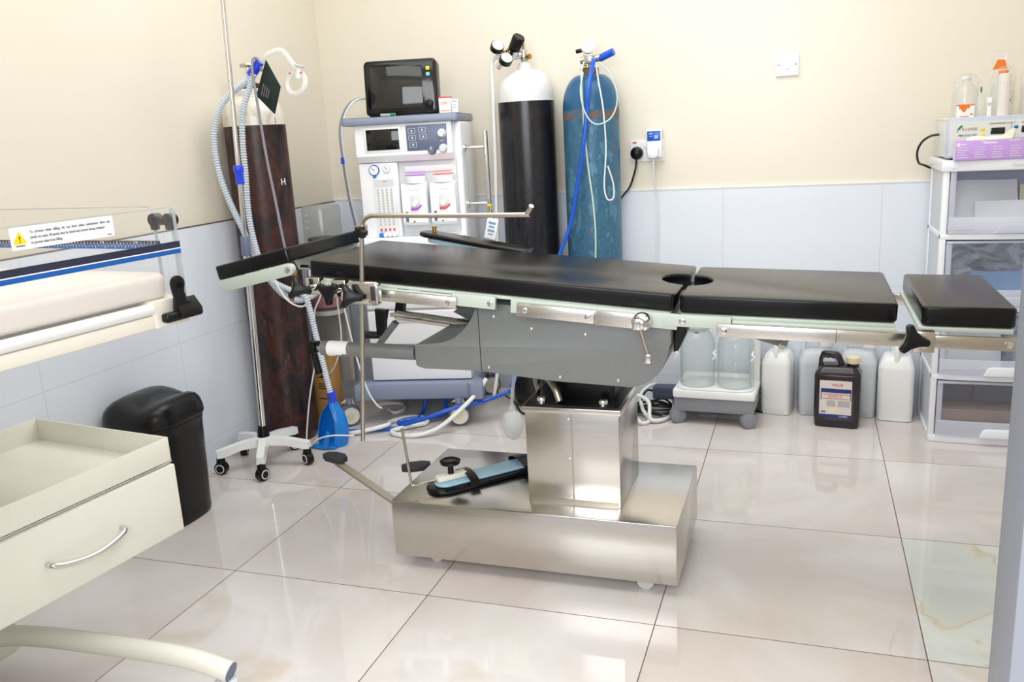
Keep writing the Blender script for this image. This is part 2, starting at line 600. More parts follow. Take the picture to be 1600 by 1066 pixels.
# column
b = MB()
b.box(.828, 1.082, .205, .462, .2, .468, .003)
colm = b.build('column', 'steel', T)
MB().box(.822, 1.088, .199, .468, .456, .472, .002).build('collar', 'steel', colm)
MB().box(.829, 1.081, .206, .461, .472, .477).build('top_plate', 'plate', colm)
MB().box(.953, .957, .2025, .2055, .205, .456).build('seam_strip', 'satin', colm)
MB().box(.835, 1.076, .204, .462, .199, .214).build('skirt', 'satin', colm)
for x, y in ((.868, .235), (1.035, .235)):
    MB().lathe([(.013, 0), (.013, .006), (.01, .012), (.002, .014)], (x, y, .477), n=16).build('bolt', 'chrome', colm)
for z in (.44, .33, .225):
    MB().lathe([(.003, 0), (.003, .002), (.001, .003)], (.947, .2055, z), (0, -1, 0), n=10).build('screw', 'chrome', colm)
MB().box(.90, 1.06, .27, .42, .47, .58, .004).build('neck', 'black', T)
MB().tube([(.806, .44, .38), (.808, .41, .45), (.822, .345, .505), (.85, .30, .532), (.88, .27, .53), (.905, .245, .508), (.918, .235, .478)], .011, 12, rf=(.004, .9)).build('armoured_hose', 'conduit', T)
# grey housing with its concave front arm
hp = [(.735, .757), (1.224, .715)] + [(1.222, .66)] + arc(1.105, .655, .112, -5, -82, 9) + [(.914, .553), (.728, .571), (.727, .571), (.545, .578)] \
    + arc(.547, .586, .008, 270, 180, 2) + arc(.550, .630, .011, 180, 95, 3) + [(.58, .643), (.62, .648), (.655, .66), (.685, .685), (.708, .715), (.72, .74)]
b = MB().prism(hp, .17, .50, 'y', .004)
hs = b.build('housing', 'housing', T, 30)
MB().box(.727, .7285, .1692, .172, .575, .745).build('seam', 'black', hs)
for x, z in ((.748, .584), (.87, .69), (1.01, .678), (.77, .72), (.94, .565), (1.09, .562)):
    MB().lathe([(.0035, 0), (.0035, .002), (.001, .003)], (x, .17, z), (0, -1, 0), n=10).build('screw', 'chrome', hs)
MB().lathe([(.014, 0), (.014, .012), (.011, .016)], (.63, .25, .578), (0, 0, -1), n=16).build('drain_stud', 'satin', hs)
MB().prism([(1.225, .70), (1.26, .715), (1.255, .68), (1.235, .635), (1.223, .63)], .2, .3, 'y', .003).build('hinge_plate', 'black', T)
# crank handles under the back section
def crank(y, x0, z0, x1, z1, r, m, stickers=False, hook=None):
    c = MB().cyl((x0, y, z0), (x1, y, z1), r, n=24).build('crank_shaft', m, T)
    if stickers:
        MB().cyl((x0 + .022, y, z0 + .0001), (x0 + .085, y, z0 - .0003), r + .0006, n=24).build('sticker', 'paper', c)
    MB().cyl((x0 - .022, y, z0), (x0 + .001, y, z0), r * .45, n=16).build('collar', 'chrome', c)
    return c
c1 = crank(.22, .228, .609, .52, .604, .021, 'housing', True)
h = MB().box(.184, .212, .20, .24, .594, .627, .006).build('crank_handle', 'black', c1)
MB().cyl((.196, .22, .6), (.197, .235, .53), .009, .011, 14).build('handle_grip', 'black', c1)
c2 = crank(.42, .372, .665, .66, .63, .016, 'chrome')
b = MB().prism([(.305, .685), (.345, .682), (.335, .645), (.33, .6), (.305, .6)], .40, .425, 'y', .004)
b.build('crank_handle', 'black', c2)
MB().cyl((.31, .41, .603), (.262, .40, .606), .011, .0125, 14).build('handle_grip', 'black', c2)
MB().prism([(.352, .652), (.38, .652), (.402, .76), (.375, .76)], .43, .455, 'y', .003).build('lever_arm', 'black', T)
MB().prism([(.325, .572), (.34, .568), (.425, .662), (.412, .672)], .30, .325, 'y', .003).build('link_arm', 'housing_dark', T)
MB().prism([(.40, .772), (.45, .765), (.56, .705), (.63, .695), (.735, .69), (.735, .655), (.60, .665), (.45, .71)], .455, .475, 'y', .003).build('back_gusset', 'housing_dark', T)
MB().prism([(.56, .68), (.58, .695), (.735, .69), (.735, .64), (.66, .63), (.60, .66)], .40, .45, 'y', .003).build('pivot_block', 'housing_dark', T)
# padded sections
def pad(mb, x0, x1, y0, y1, h, hole=None, r=.006):
    rc = .012
    if hole == 'end':
        poly = arc(x0 + rc, y0 + rc, rc, 180, 270, 3) + arc(x1 - rc, y0 + rc, rc, -90, 0, 3)
        poly += [(x1 + .004 - .066 * math.cos(math.radians(t)), .335 - x_y0 + .075 * math.sin(math.radians(t))) for t in range(-88, 89, 11)]
        poly += arc(x1 - rc, y1 - rc, rc, 0, 90, 3) + arc(x0 + rc, y1 - rc, rc, 90, 180, 3)
    elif hole == 'start':
        poly = arc(x1 - rc, y0 + rc, rc, -90, 0, 3) + arc(x1 - rc, y1 - rc, rc, 0, 90, 3) + arc(x0 + rc, y1 - rc, rc, 90, 180, 3)
        poly += [(x0 - .006 + .060 * math.cos(math.radians(t)), .335 - x_y0 + .075 * math.sin(math.radians(t))) for t in range(84, -85, -12)]
        poly += arc(x0 + rc, y0 + rc, rc, 180, 270, 3)
    else:
        poly = rrect(x0, x1, y0, y1, rc, 3)
    return mb.prism(poly, -h, 0, 'z', r, 4)
x_y0 = 0
LB = 0.9745
MT = inc(.269, .874, (.789 - .874) / .97)
o = pad(MB(), 0, LB, YA, YZ, .042, 'end').build('back_section', 'vinyl', T, 40, MT)
MB().box(.01, LB - .01, YA - .0035, YZ - .0025, -.052, -.044, .002, M_=MT).build('back_board', 'palegreen', o)
ML = inc(1.249, .787, (.771 - .787) / .467)
o = pad(MB(), 0, .469, YA, YZ, .042, 'start').build('leg_section', 'vinyl', T, 40, ML)
MB().box(.004, .465, YA - .0035, YZ - .0025, -.053, -.044, .002, M_=ML).build('leg_board', 'palegreen', o)
MF = inc(1.765, .7665, (.763 - .7665) / .179)
o = pad(MB(), 0, .181, YA, YZ, .043).build('foot_section', 'vinyl', T, 40, MF)
MB().box(-.006, .176, YA - .0035, YZ - .0025, -.055, -.0445, .002, M_=MF).build('foot_board', 'palegreen', o)
MH = inc(-.037, .857, .215)
o = pad(MB(), 0, .247, YA, YZ - .02, .04, r=.006).build('head_section', 'vinyl', T, 40, MH)
for y in (YA - .002, YZ - .034):
    hb = MB().prism([(.008, -.075), (.22, -.075)] + arc(.232, -.058, .017, -90, 90, 8) + [(.22, -.041), (.0, -.041)], y, y + .018, 'y', .002, M_=MH).build('head_bar', 'palegreen', o)
    MB().lathe([(.009, 0), (.009, .002), (.006, .003)], MH @ V(.232, y, -.058), (0, -1, 0), n=18).build('pivot_bolt', 'chrome', hb)
for y in (.2, .46):
    MB().cyl((.20, y, .845), (.30, y, .84), .007, n=14).build('head_rod', 'chrome', T)
MB().cyl((.215, .15, .845), (.19, .15, .76), .006, n=12).build('head_stay', 'brass', T)
# side frames and accessory rails on both long sides
def side(y, s):
    # s=-1: faces the doorway
    yo = y + s * .012
    lo, hi = min(y, yo), max(y, yo)
    A = lambda x0, x1, z0, z1, m, nm, Mx, t=0: MB().box(x0, x1, min(y + s * t, yo + s * t), max(y + s * t, yo + s * t), z0, z1, .0015, M_=Mx).build(nm, m, T)
    A(.02, .418, -.066, -.052, 'palegreen', 'side_frame', MT)
    A(.42, .535, -.078, -.046, 'palegreen', 'frame_end', MT)
    A(.575, .985, -.082, -.045, 'palegreen', 'side_frame', MT, -.002)
    r1 = A(.02, .435, -.083, -.054, 'steel_side', 'side_rail', MT, .012)
    r2 = A(.595, .79, -.085, -.052, 'steel_side', 'side_rail', MT, .012)
    MB().prism([(.79, -.052), (.905, -.052), (.905, -.082), (.885, -.088), (.79, -.088)], min(y + s * .012, y + s * .018), max(y + s * .012, y + s * .018), 'y', .0015, M_=MT).build('lock_plate', 'steel_side', T)
    A(-.035, .12, -.072, -.044, 'palegreen', 'side_frame', ML)
    A(.122, .47, -.062, -.052, 'palegreen', 'side_frame', ML, -.002)
    r3 = A(.09, .50, -.088, -.058, 'steel_side', 'side_rail', ML, .012)
    A(.345, .347, -.0883, -.0578, 'black', 'rail_joint', ML, .0125)
    r4 = A(-.02, .19, -.085, -.0565, 'satin', 'side_rail', MF, .012)
    for Mx, x, z in ((MT, .415, -.069), (MT, .615, -.069), (MT, .775, -.069), (ML, .105, -.073), (MF, .012, -.071), (MF, .165, -.071)):
        q = MB().lathe([(.0075, 0), (.0075, .002), (.0045, .0026), (.004, .0012), (.001, .001)], Mx @ V(x, y + s * .024, z), (0, s, 0), n=18).build('rail_bolt', 'chrome', T)
    for Mx, x, z in ((MT, .523, -.063), (MT, .892, -.068), (ML, .01, -.058)):
        MB().lathe([(.008, 0), (.008, .004), (.005, .005)], Mx @ V(x, y + s * .0125, z), (0, s, 0), n=6).build('hex_bolt', 'chrome', T)
    return r3
side(.126, -1)
side(.548, 1)
# lock knob with lever
kc = V(1.165, .105, .728)
k = MB().lathe([(.023, 0), (.023, .014), (.019, .02), (.013, .022), (.013, .034), (.010, .036)], kc, (0, -1, 0), n=28).build('lock_knob', 'chrome', T)
MB().box(1.148, 1.168, .068, .086, .715, .742, .003).build('knob_block', 'chrome', k)
lv = MB().cyl((1.163, .077, .722), (1.182, .075, .655), .0045, n=12).build('lock_lever', 'satin', k)
MB().box(1.175, 1.19, .068, .082, .635, .658, .003).build('lever_tip', 'chrome', lv)
# underside strut of the leg section
MB().prism([(1.30, .69), (1.35, .665), (1.47, .628), (1.485, .632), (1.488, .645), (1.46, .668), (1.36, .69)], .29, .31, 'y', .003).build('leg_strut', 'housing_dark', T)
MB().prism([(1.472, .638), (1.486, .634), (1.505, .69), (1.488, .70)], .27, .29, 'y', .002).build('strut_arm', 'housing_dark', T)
MB().lathe([(.011, 0), (.011, .012), (.008, .014)], (1.476, .29, .636), (0, -1, 0), n=6).build('strut_bolt', 'satin', T)
# three lobed black clamp knobs
def lobe_knob(c, rot, r, host, yaw=0):
    pts = []
    for i in range(3):
        a = rot + i * 120
        pts += [(r * math.cos(math.radians(a + d)) * q, r * math.sin(math.radians(a + d)) * q) for d, q in ((-12, .97), (0, 1.03), (12, .97))]
        pts += [(r * .50 * math.cos(math.radians(a + 60 + d)) * q, r * .50 * math.sin(math.radians(a + 60 + d)) * q) for d, q in ((-28, 1.13), (0, 1.0), (28, 1.13))]
    Mx = Matrix.Translation(c) @ Matrix.Rotation(yaw, 4, 'Z')
    return MB().prism(pts, -.009, .009, 'y', .004, 2, M_=Mx).build('clamp_knob', 'black', host, 50)
def rail_clamp(x, z, y=.098, m='chrome'):
    q = MB().box(x - .02, x + .022, y - .012, y + .012, z - .026, z + .02, .003).build('rail_clamp', m, T)
    MB().cyl((x, y - .03, z - .005), (x, y - .01, z - .005), .008, n=14).build('clamp_screw', 'chrome', q)
    return q
q = rail_clamp(.30, .815)
lobe_knob((.278, .055, .812), 100, .034, q, .5)
q = rail_clamp(.375, .808)
lobe_knob((.362, .058, .802), 150, .034, q, -.1)
q = rail_clamp(1.765, .7005, m='satin')
lobe_knob((1.742, .062, .708), 105, .034, q, .25)
# foot pedals
for (a, bb, pc, rz) in (((.45, .19, .155), (.15, .36, .20), (.127, .385, .205), -.35), ((.46, .42, .15), (.43, .42, .165), (.395, .41, .185), .5)):
    d = (V(bb) - V(a)).normalized()
    n_ = d.cross(V(0, 0, 1)).normalized() * .012
    u_ = V(0, 0, .004)
    ring = lambda p: [V(p) + n_ - u_, V(p) - n_ - u_, V(p) - n_ + u_, V(p) + n_ + u_]
    bar = MB().loft([ring(a), ring(bb)]).build('pedal_bar', 'satin', T)
    poly = [(-.045, -.014), (-.02, -.026), (.025, -.026), (.045, -.01), (.045, .012), (.02, .026), (-.02, .024), (-.045, .008)]
    MB().prism(poly, -.008, .01, 'z', .003, M_=Matrix.Translation(pc) @ Matrix.Rotation(rz, 4, 'Z')).build('pedal_pad', 'rubber', bar)

# screen rod clamped to the table
S = thing('anaesthesia_screen_rod', 'bent steel rod rising from a clamp on the head end of the operating table', 'screen rod', (.447, .06, .40))
MB().tube([(.419, .06, .40), (.447, .06, .68), (.473, .06, .94)] + [(.476, .06, .965), (.483, .06, .984), (.502, .06, .994), (.53, .06, .9945)] + [(.70, .06, .991), (.895, .06, .988), (.908, .06, .99), (.918, .055, 1.0), (.924, .05, 1.009)], .006, 12, step=5).build('rod', 'satin', S)
c = MB().prism([(.43, .772), (.50, .768), (.506, .774), (.506, .822), (.498, .828), (.43, .83)], .052, .078, 'y', .004).build('clamp_body', 'chrome', S)
MB().box(.488, .500, .05, .053, .782, .818, .002).build('clamp_slot', 'rubber', c)
lobe_knob((.437, .034, .795), 110, .033, c, .35)
c = MB().box(.461, .486, .05, .072, .945, .972, .002).build('rod_joint', 'satin', S)
kn = [(.014 * (1 + .18 * math.cos(6 * a)) * math.cos(a), .014 * (1 + .18 * math.cos(6 * a)) * math.sin(a)) for a in [2 * PI * i / 48 for i in range(48)]]
MB().prism(kn, -.012, .012, 'y', .003, M_=Matrix.Translation((.484, .036, .957))).build('joint_knob', 'black', c)

# ------------------------------------------------------------------ padded arm boards
def armboard(name, label, Mx, L=.36, w=.1, knob=True, rod=True):
    R = thing(name, label, 'arm board', Mx.translation)
    poly = arc(w / 2, w / 2, w / 2, 270, 90, 10) + [(L, w), (L, 0)]
    MB().prism(poly, 0, .013, 'z', .005, M_=Mx).build('pad_base', 'vinyl', R)
    poly = arc(w / 2 + .01, w / 2, w / 2 - .014, 270, 90, 10) + [(L - .01, w - .014), (L - .01, .014)]
    MB().prism(poly, .013, .024, 'z', .006, M_=Mx).build('cover', 'lightblue', R)
    for x in (.125, L - .045):
        path = [(.0, .010), (-.003, .024), (.02, .034), (w / 2, .037), (w - .02, .034), (w + .003, .024), (w, .010)]
        MB().loft([[Mx @ V(x - .013, y, z), Mx @ V(x + .013, y, z), Mx @ V(x + .013, y, z + .003), Mx @ V(x - .013, y, z + .003)] for y, z in path]).build('strap', 'black', R)
    if knob:
        b = MB().box(.03, .12, w / 2 - .014, w / 2 + .014, .025, .042, .004, M_=Mx).build('clamp_bar', 'cream', R)
        MB().lathe([(.009, 0), (.008, .02), (.012, .026), (.028, .03), (.030, .038), (.022, .042), (.018, .038), (.001, .038)], Mx @ V(.075, w / 2, .042), n=28).build('clamp_knob', 'black', b)
        MB().tube([Mx @ V(.04, w / 2, .032), Mx @ V(-.01, w / 2 + .006, .03), Mx @ V(-.035, w / 2 + .01, .03), Mx @ V(-.042, w / 2 + .012, .036), Mx @ V(-.048, w / 2 + .014, .12), Mx @ V(-.054, w / 2 + .016, .20)], .004, 10).build('support_rod', 'satin', b)
    return R
Mx = Matrix.Translation((.565, .165, .2005)) @ Matrix.Rotation(math.radians(47), 4, 'Z')
armboard('arm_board', 'light blue arm board with black straps lying on the steel table base', Mx, .345, .095)
# second board hanging off the far rail
Mx = Matrix.Translation((.325, .68, .868)) @ Matrix.Rotation(math.radians(9), 4, 'Y') @ Matrix.Rotation(math.radians(-6), 4, 'Z')
R2 = thing('arm_board', 'black arm board with blue edge hanging off the far side of the operating table', 'arm board', Mx.translation)
poly = arc(.045, .045, .045, 270, 90, 10) + [(.38, .09), (.38, 0)]
MB().prism(poly, 0, .014, 'z', .005, M_=Mx).build('pad_base', 'vinyl', R2)
MB().prism([(x * .92 + .03, y * .8 + .009) for x, y in poly], -.016, 0, 'z', .004, M_=Mx).build('cover', 'lightblue', R2)
MB().lathe([(.007, 0), (.007, .012), (.009, .012), (.009, .018)], Mx @ V(.04, .06, .014), n=16).build('spigot', 'brass', R2)
MB().box(.10, .13, -.085, .03, -.030, -.017, .003, M_=Mx).build('bracket', 'satin', R2)
MB().cyl((.435, .60, .845), (.435, .59, .79), .008, n=12).build('mounting_post', 'satin', R2)

# ------------------------------------------------------------------ anaesthesia machine
AN = math.radians(12)
A = thing('anaesthesia_machine', 'white wheeled anaesthesia machine with slate worktop standing behind the operating table', 'anaesthesia machine', (.005, 1.30, 0), AN, local=True)
MAT_A = Matrix.Translation((.005, 1.30, 0)) @ Matrix.Rotation(AN, 4, 'Z')
tray = MB().prism(rrect(-.235, .232, 0, .40, .015), 1.235, 1.263, 'z', .006).build('worktop', 'slate', A)
MB().box(-.232, .229, .015, .385, 1.262, 1.266, .002).build('worktop_mat', 'slate_dark', tray)
b = MB()
b.box(-.19, .225, .06, .38, .79, 1.236, .004)
b.build('body', 'machine', A)
hd = MB().prism([(.02, 1.235), (.012, 1.115), (.03, 1.09), (.12, 1.085), (.12, 1.235)], -.188, .203, 'x', .004).build('control_head', 'machine', A)
MB().box(.205, .232, .05, .37, .60, 1.236, .012, 3).build('side_pillar', 'machine', A)
fy = lambda z: .012 + (.02 - .012) * (z - 1.115) / .12 - .0015
# screen and control panel on the head
MB().box(-.150, .002, .011, .03, 1.126, 1.226, .003).build('screen_bezel', 'white_gloss', hd)
MB().box(-.140, -.008, .0095, .03, 1.137, 1.217, .001).build('screen', 'screen', hd)
MB().box(.022, .183, .010, .03, 1.128, 1.226, .002).build('control_panel', 'slate_dark', hd)
for i, (x, z) in enumerate(((.045, 1.205), (.087, 1.207), (.046, 1.178), (.09, 1.181), (.048, 1.151))):
    b = MB()
    for (x0, x1, z0, z1) in ((-.014, .014, .0085, .0095), (-.014, .014, -.0095, -.0085), (-.014, -.013, -.009, .009), (.013, .014, -.009, .009), (-.003, .003, -.003, .003)):
        b.box(x + x0, x + x1, .0092, .0102, z + z0, z + z1)
    b.build('button_marking', 'white_ink', hd)
for x, z, m in ((.165, 1.19, 'machine_grey'), (.167, 1.132, 'machine_grey'), (.122, 1.127, 'slate_dark')):
    kk = MB().lathe([(.018, 0), (.017, .006), (.014, .012), (.0135, .02), (.012, .022)], (x, .010, z), (0, -1, 0), n=24).build('dial_knob', m, hd)
    MB().box(x - .0015, x + .0015, -.0135, -.0115, z + .003, z + .013).build('dial_mark', 'white_ink', kk)
text('PEEP', .008, 'white_ink', hd, (.155, .0092, 1.159), (1, 0, 0), (0, 0, 1))
# left front panel: gauges and flow meter
lp = MB().box(-.188, -.03, .035, .10, .79, 1.088, .004).build('gas_panel', 'machine', A)
for x, z, r, m in ((-.125, 1.060, .019, 'bluefit'), (-.073, 1.063, .014, 'machine_grey')):
    gg = MB().lathe([(r * 1.12, 0), (r * 1.12, .006), (r, .008)], (x, .035, z), (0, -1, 0), n=28).build('gauge_rim', m, lp)
    MB().lathe([(r * .95, .008), (r * .95, .0085)], (x, .035, z), (0, -1, 0), n=28).build('gauge_face', 'paper', gg)
    b = MB()
    Mz = Matrix.Translation((x, .026, z)) @ Matrix.Rotation(-.7, 4, 'Y')
    b.box(-.0008, .0008, -.0005, .0005, -.004, r * .7, M_=Mz)
    b.build('gauge_needle', 'black_ink', gg)
    if r > .015:
        MB().box(x - .007, x + .007, .030, .035, z - .030, z - .019, .001).build('gauge_tag', 'bluecup', gg)
fm = MB().box(-.132, -.045, .030, .045, .795, 1.026, .002).build('flow_meter', 'white_gloss', lp)
MB().box(-.128, -.049, .0285, .031, .995, 1.022).build('flow_header', 'machine_grey', fm)
for i in range(4):
    x = -.116 + i * .018
    MB().box(x - .005, x + .005, .0285, .031, .835, .99).build('flow_tube', 'machine_grey', fm)
    b = MB()
    for j in range(14):
        b.box(x - .003, x + .002 + (.002 if j % 3 else .003), .0278, .0287, .842 + j * .0105, .8432 + j * .0105)
    b.build('flow_scale', 'grey_ink', fm)
    MB().box(x - .003, x + .004, .0278, .0295, .815, .826).build('flow_mark', 'redcap', fm)
    MB().lathe([(.009, 0), (.009, .012), (.007, .015)], (x, .03, .80), (0, -1, 0), n=14).build('flow_knob', 'bluecup' if i == 0 else 'white_gloss', fm)
text('FLOW', .007, 'grey_ink', fm, (-.095, .028, 1.012), (1, 0, 0), (0, 0, 1))
# recess with the two vaporisers
rc = MB().box(-.028, .205, .052, .062, .80, 1.084, .001).build('recess_panel', 'machine_grey', A)
MB().box(-.005, .19, .045, .085, 1.043, 1.07, .006).build('manifold_bar', 'machine', A)
for x0, m in ((-.012, 'purple'), (.104, 'redcap')):
    vb = MB().prism([(.0, .838), (-.012, .85), (-.012, .995), (-.008, 1.0), (.06, 1.006), (.06, .83)], x0, x0 + .102, 'x', .003).build('vaporiser', 'machine', A)
    MB().lathe([(.046, 0), (.046, .026), (.042, .03)], (x0 + .052, .03, 1.002), n=36).build('vaporiser_dial', 'white_gloss', vb)
    MB().lathe([(.0435, 0), (.04, .003)], (x0 + .052, .03, 1.031), n=36).build('vaporiser_ring', m, vb)
    MB().box(x0 + .034, x0 + .078, -.0125, -.008, .905, .957, .002).build('vaporiser_recess', 'machine_grey', vb)
    MB().lathe([(.013, 0), (.011, .01)], (x0 + .052, -.011, .922), (0, -1, 0), n=20).build('filler_knob', 'white_gloss', vb)
    MB().prism([(x0 + .036, .898), (x0 + .062, .898), (x0 + .080, .914), (x0 + .080, .92), (x0 + .06, .905), (x0 + .036, .906)], -.018, -.0115, 'y').build('filler_key', m, vb)
    MB().box(x0 + .012, x0 + .024, -.0135, -.011, .852, .892, .001).build('sight_glass', 'slate_dark', vb)
    MB().lathe([(.004, 0), (.004, .002)], (x0 + .046, -.012, .852), (0, -1, 0), n=12).build('drain_screw', 'brass', vb)
    MB().box(x0 + .03, x0 + .075, -.0126, -.0118, .975, .979).build('marking', 'machine_grey', vb)
# chrome side pole with standoffs
pl = MB().cyl((.322, .10, .77), (.322, .10, 1.19), .010, n=18).build('side_pole', 'chrome', A)
for z in (1.128, .905):
    MB().cyl((.23, .10, z), (.322, .10, z), .0055, n=12).build('standoff', 'chrome', pl)
    MB().lathe([(.016, 0), (.016, .01), (.009, .012)], (.232, .10, z), (1, 0, 0), n=18).build('standoff_flange', 'chrome', pl)
# work shelf, drawers and base
MB().prism(rrect(-.235, .225, -.03, .40, .02), .745, .79, 'z', .006).build('work_shelf', 'machine', A)
MB().box(-.205, .22, .02, .40, .185, .746, .006).build('lower_body', 'machine_grey', A)
for z0, z1 in ((.19, .335), (.344, .486), (.495, .535), (.544, .74)):
    dr = MB().box(-.203, .218, .006, .03, z0, z1, .005, 3).build('drawer', 'machine', A)
    if z1 - z0 > .1 and z0 < .5:
        MB().box(-.085, .005, .0045, .008, z1 - .052, z1 - .026, .0015, 3).build('drawer_pull', 'machine_grey', dr)
bs = MB().prism([(-.27, -.05), (-.22, -.05), (-.205, -.035), (.205, -.035), (.222, -.05), (.27, -.05), (.27, .02), (.235, .06), (.235, .37), (.27, .40), (.27, .44), (-.27, .44), (-.27, .40), (-.235, .37), (-.235, .06), (-.27, .02)], .115, .185, 'z', .008).build('wheel_base', 'slate', A)
for x, y, a in ((-.31, -.02, .5), (.165, -.035, .15), (.235, .40, .5), (-.20, .40, -.2)):
    Mw = Matrix.Translation((x, y, .047)) @ Matrix.Rotation(a, 4, 'Z')
    w = MB()
    w.lathe([(.03, -.017), (.043, -.015), (.047, -.008), (.047, .008), (.043, .015), (.03, .017)], (0, 0, 0), (0, 1, 0), 28)
    w = w.build('caster', 'grey_tyre', A, M_=Mw)
    MB().lathe([(.036, -.019), (.036, .019)], (0, 0, 0), (0, 1, 0), 26).build('caster_hub', 'cream', w, M_=Mw)
    MB().lathe([(.014, -.0205), (.014, -.0195)], (0, 0, 0), (0, 1, 0), 20).build('hub_cap', 'capcream', w, M_=Mw)
    MB().prism([(-.035, .05), (-.01, .066), (.02, .062), (.03, .03), (.02, .02), (-.01, .048)], .019, .024, 'y', .002, M_=Mw).build('caster_fork', 'cream', w)
    MB().cyl((0, .0, .048), (.0, .0, .078 if False else .07), .013, n=14).build('caster_stem', 'slate', w, M_=Mw)
# breathing system on the near end: stainless panel, canister and bellows dome
Mi = MAT_A.inverted()
bp_ = MB().box(-.50, -.305, 1.305, 1.33, .17, .62, .004, M_=Mi).build('absorber_panel', 'panelgrey', A)
MB().box(-.318, -.295, 1.285, 1.305, .18, .70, .003, M_=Mi).build('panel_bar', 'panelgrey', bp_)
MB().box(-.52, -.24, 1.22, 1.32, .70, .735, .006, M_=Mi).build('absorber_block', 'panelgrey', A)
cn = MB().lathe([(.066, 0), (.07, .008), (.07, .16), (.066, .17)], (-.36, 1.235, .50), n=32)
cn = cn.build('absorber_canister', 'dome', A, M_=Mi)
MB().lathe([(.064, 0), (.064, .12)], (-.36, 1.235, .52), n=32).build('granules', 'pink', cn, M_=Mi)
MB().lathe([(.072, 0), (.072, .018)], (-.36, 1.235, .488), n=32).build('canister_base', 'kraft' if False else 'panelgrey', cn, M_=Mi)
bd = MB().lathe([(.079, 0), (.079, .15), (.074, .162), (.02, .166)], (-.385, 1.30, .765), n=36).build('bellows_dome', 'dome', A, M_=Mi)
MB().lathe([(.086, 0), (.086, .03)], (-.385, 1.30, .735), n=36).build('dome_base', 'black', bd, M_=Mi)
MB().lathe([(.065, 0), (.068, .008), (.06, .016), (.068, .024), (.06, .03), (.02, .032)], (-.385, 1.30, .766), n=32).build('bellows', 'rubber', bd, M_=Mi)
for i, s_ in enumerate(('1500', '1000', '500')):
    text(s_, .012, 'white_ink', bd, Mi @ V(-.43 + .002 * i, 1.2335, .89 - i * .026), (1, 0, 0), (0, 0, 1))
# cables behind its near corner
cb = thing('monitor_cables', 'grey cables hanging down behind the corner of the anaesthesia machine', 'cables', (-.25, 1.42, .74))
for i, (dx, m) in enumerate(((0, 'greytube'), (.012, 'cable_white'))):
    MB().tube([(-.19 + dx, 1.45, 1.35), (-.245 + dx, 1.38, 1.33), (-.290 + dx, 1.36, 1.24), (-.292 + dx, 1.36, 1.10), (-.298 + dx, 1.39, .95), (-.298 + dx, 1.42, .84), (-.30 + dx, 1.43, .78)], .0045, 8).build('cable', m, cb)
MB().cyl((-.291, 1.36, 1.115), (-.292, 1.36, 1.09), .009, n=12).build('cable_ferrule', 'bluefit', cb)

# monitor standing on the worktop
P = thing('patient_monitor', 'black patient monitor with dark screen standing on the slate worktop', 'monitor', MAT_A @ V(0, .14, 1.266), AN + .05, local=True)
Mt = Matrix.Rotation(-.10, 4, 'X')
pb = MB().prism(rrect(-.155, .138, .0, .215, .018), -.045, .045, 'y', .008, M_=Mt).build('housing', 'black', P)
MB().prism(rrect(-.145, .128, .010, .205, .012), -.0475, -.044, 'y', .002, M_=Mt).build('bezel', 'black_gloss', pb)
MB().box(-.130, .080, -.0485, -.046, .026, .190, .002, M_=Mt).build('screen', 'screen_grey', pb)
for z, m in ((.175, 'yellow'), (.152, 'cyan')):
    MB().box(.097, .112, -.050, -.046, z - .007, z + .007, .002, M_=Mt).build('alarm_button', m, pb)
for i in range(4):
    z = .128 - i * .021
    b = MB()
    for (x0, x1, z0, z1) in ((-.007, .007, .0055, .0065), (-.007, .007, -.0065, -.0055), (-.007, -.006, -.006, .006), (.006, .007, -.006, .006)):
        b.box(.105 + x0, .105 + x1, -.0488, -.0472, z + z0, z + z1, M_=Mt)
    b.build('button_marking', 'grey_ink', pb)
MB().lathe([(.016, 0), (.015, .012), (.012, .014)], Mt @ V(.105, -.047, .038), Mt.to_3x3() @ V(0, -1, 0), n=24).build('dial_knob', 'black', pb)
MB().box(-.10, .10, -.04, .05, .0005, .012, .003).build('foot', 'black', P)

# boxes beside it
def carton(name, label, loc, rz, w, d, h, m, trim=None, cat='box'):
    R = thing(name, label, cat, loc, rz, local=True)
    MB().box(-w / 2, w / 2, -d / 2, d / 2, 0, h, .001).build('carton', m, R)
    return R
c = carton('medicine_carton', 'white medicine carton with red top edge standing beside the monitor', MAT_A @ V(.178, .06, 1.266), AN, .046, .03, .062, 'paper')
MB().box(-.0235, .0235, -.0155, .0155, .057, .0625, .0005).build('top_flap', 'redcap', c)
b = MB()
for z, w in ((.04, .03), (.034, .026), (.008, .036)):
    strip(b, (0, -.0153, z), (1, 0, 0), (0, 0, 1), -.017, -.017 + w, 0, .0025)
b.build('lettering', 'orange', c)
c = carton('medicine_vial_box', 'narrow white vial box standing at the end of the slate worktop', MAT_A @ V(.215, .075, 1.266), AN, .026, .026, .052, 'paper')
b = MB()
for z in (.046, .042, .03, .02):
    strip(b, (0, -.0133, z), (1, 0, 0), (0, 0, 1), -.010, .008, 0, .0012)
b.build('lettering', 'grey_ink', c)
c = thing('syringe_cap', 'small white and green syringe lying below the monitor on the worktop', 'syringe', MAT_A @ V(-.04, .035, 1.266), AN, local=True)
MB().cyl((-.04, 0, .006), (.02, 0, .006), .005, n=12).build('barrel', 'tubeclear', c)
MB().cyl((.0, 0, .006), (.018, 0, .006), .0058, n=12).build('hub', 'green_ink', c)
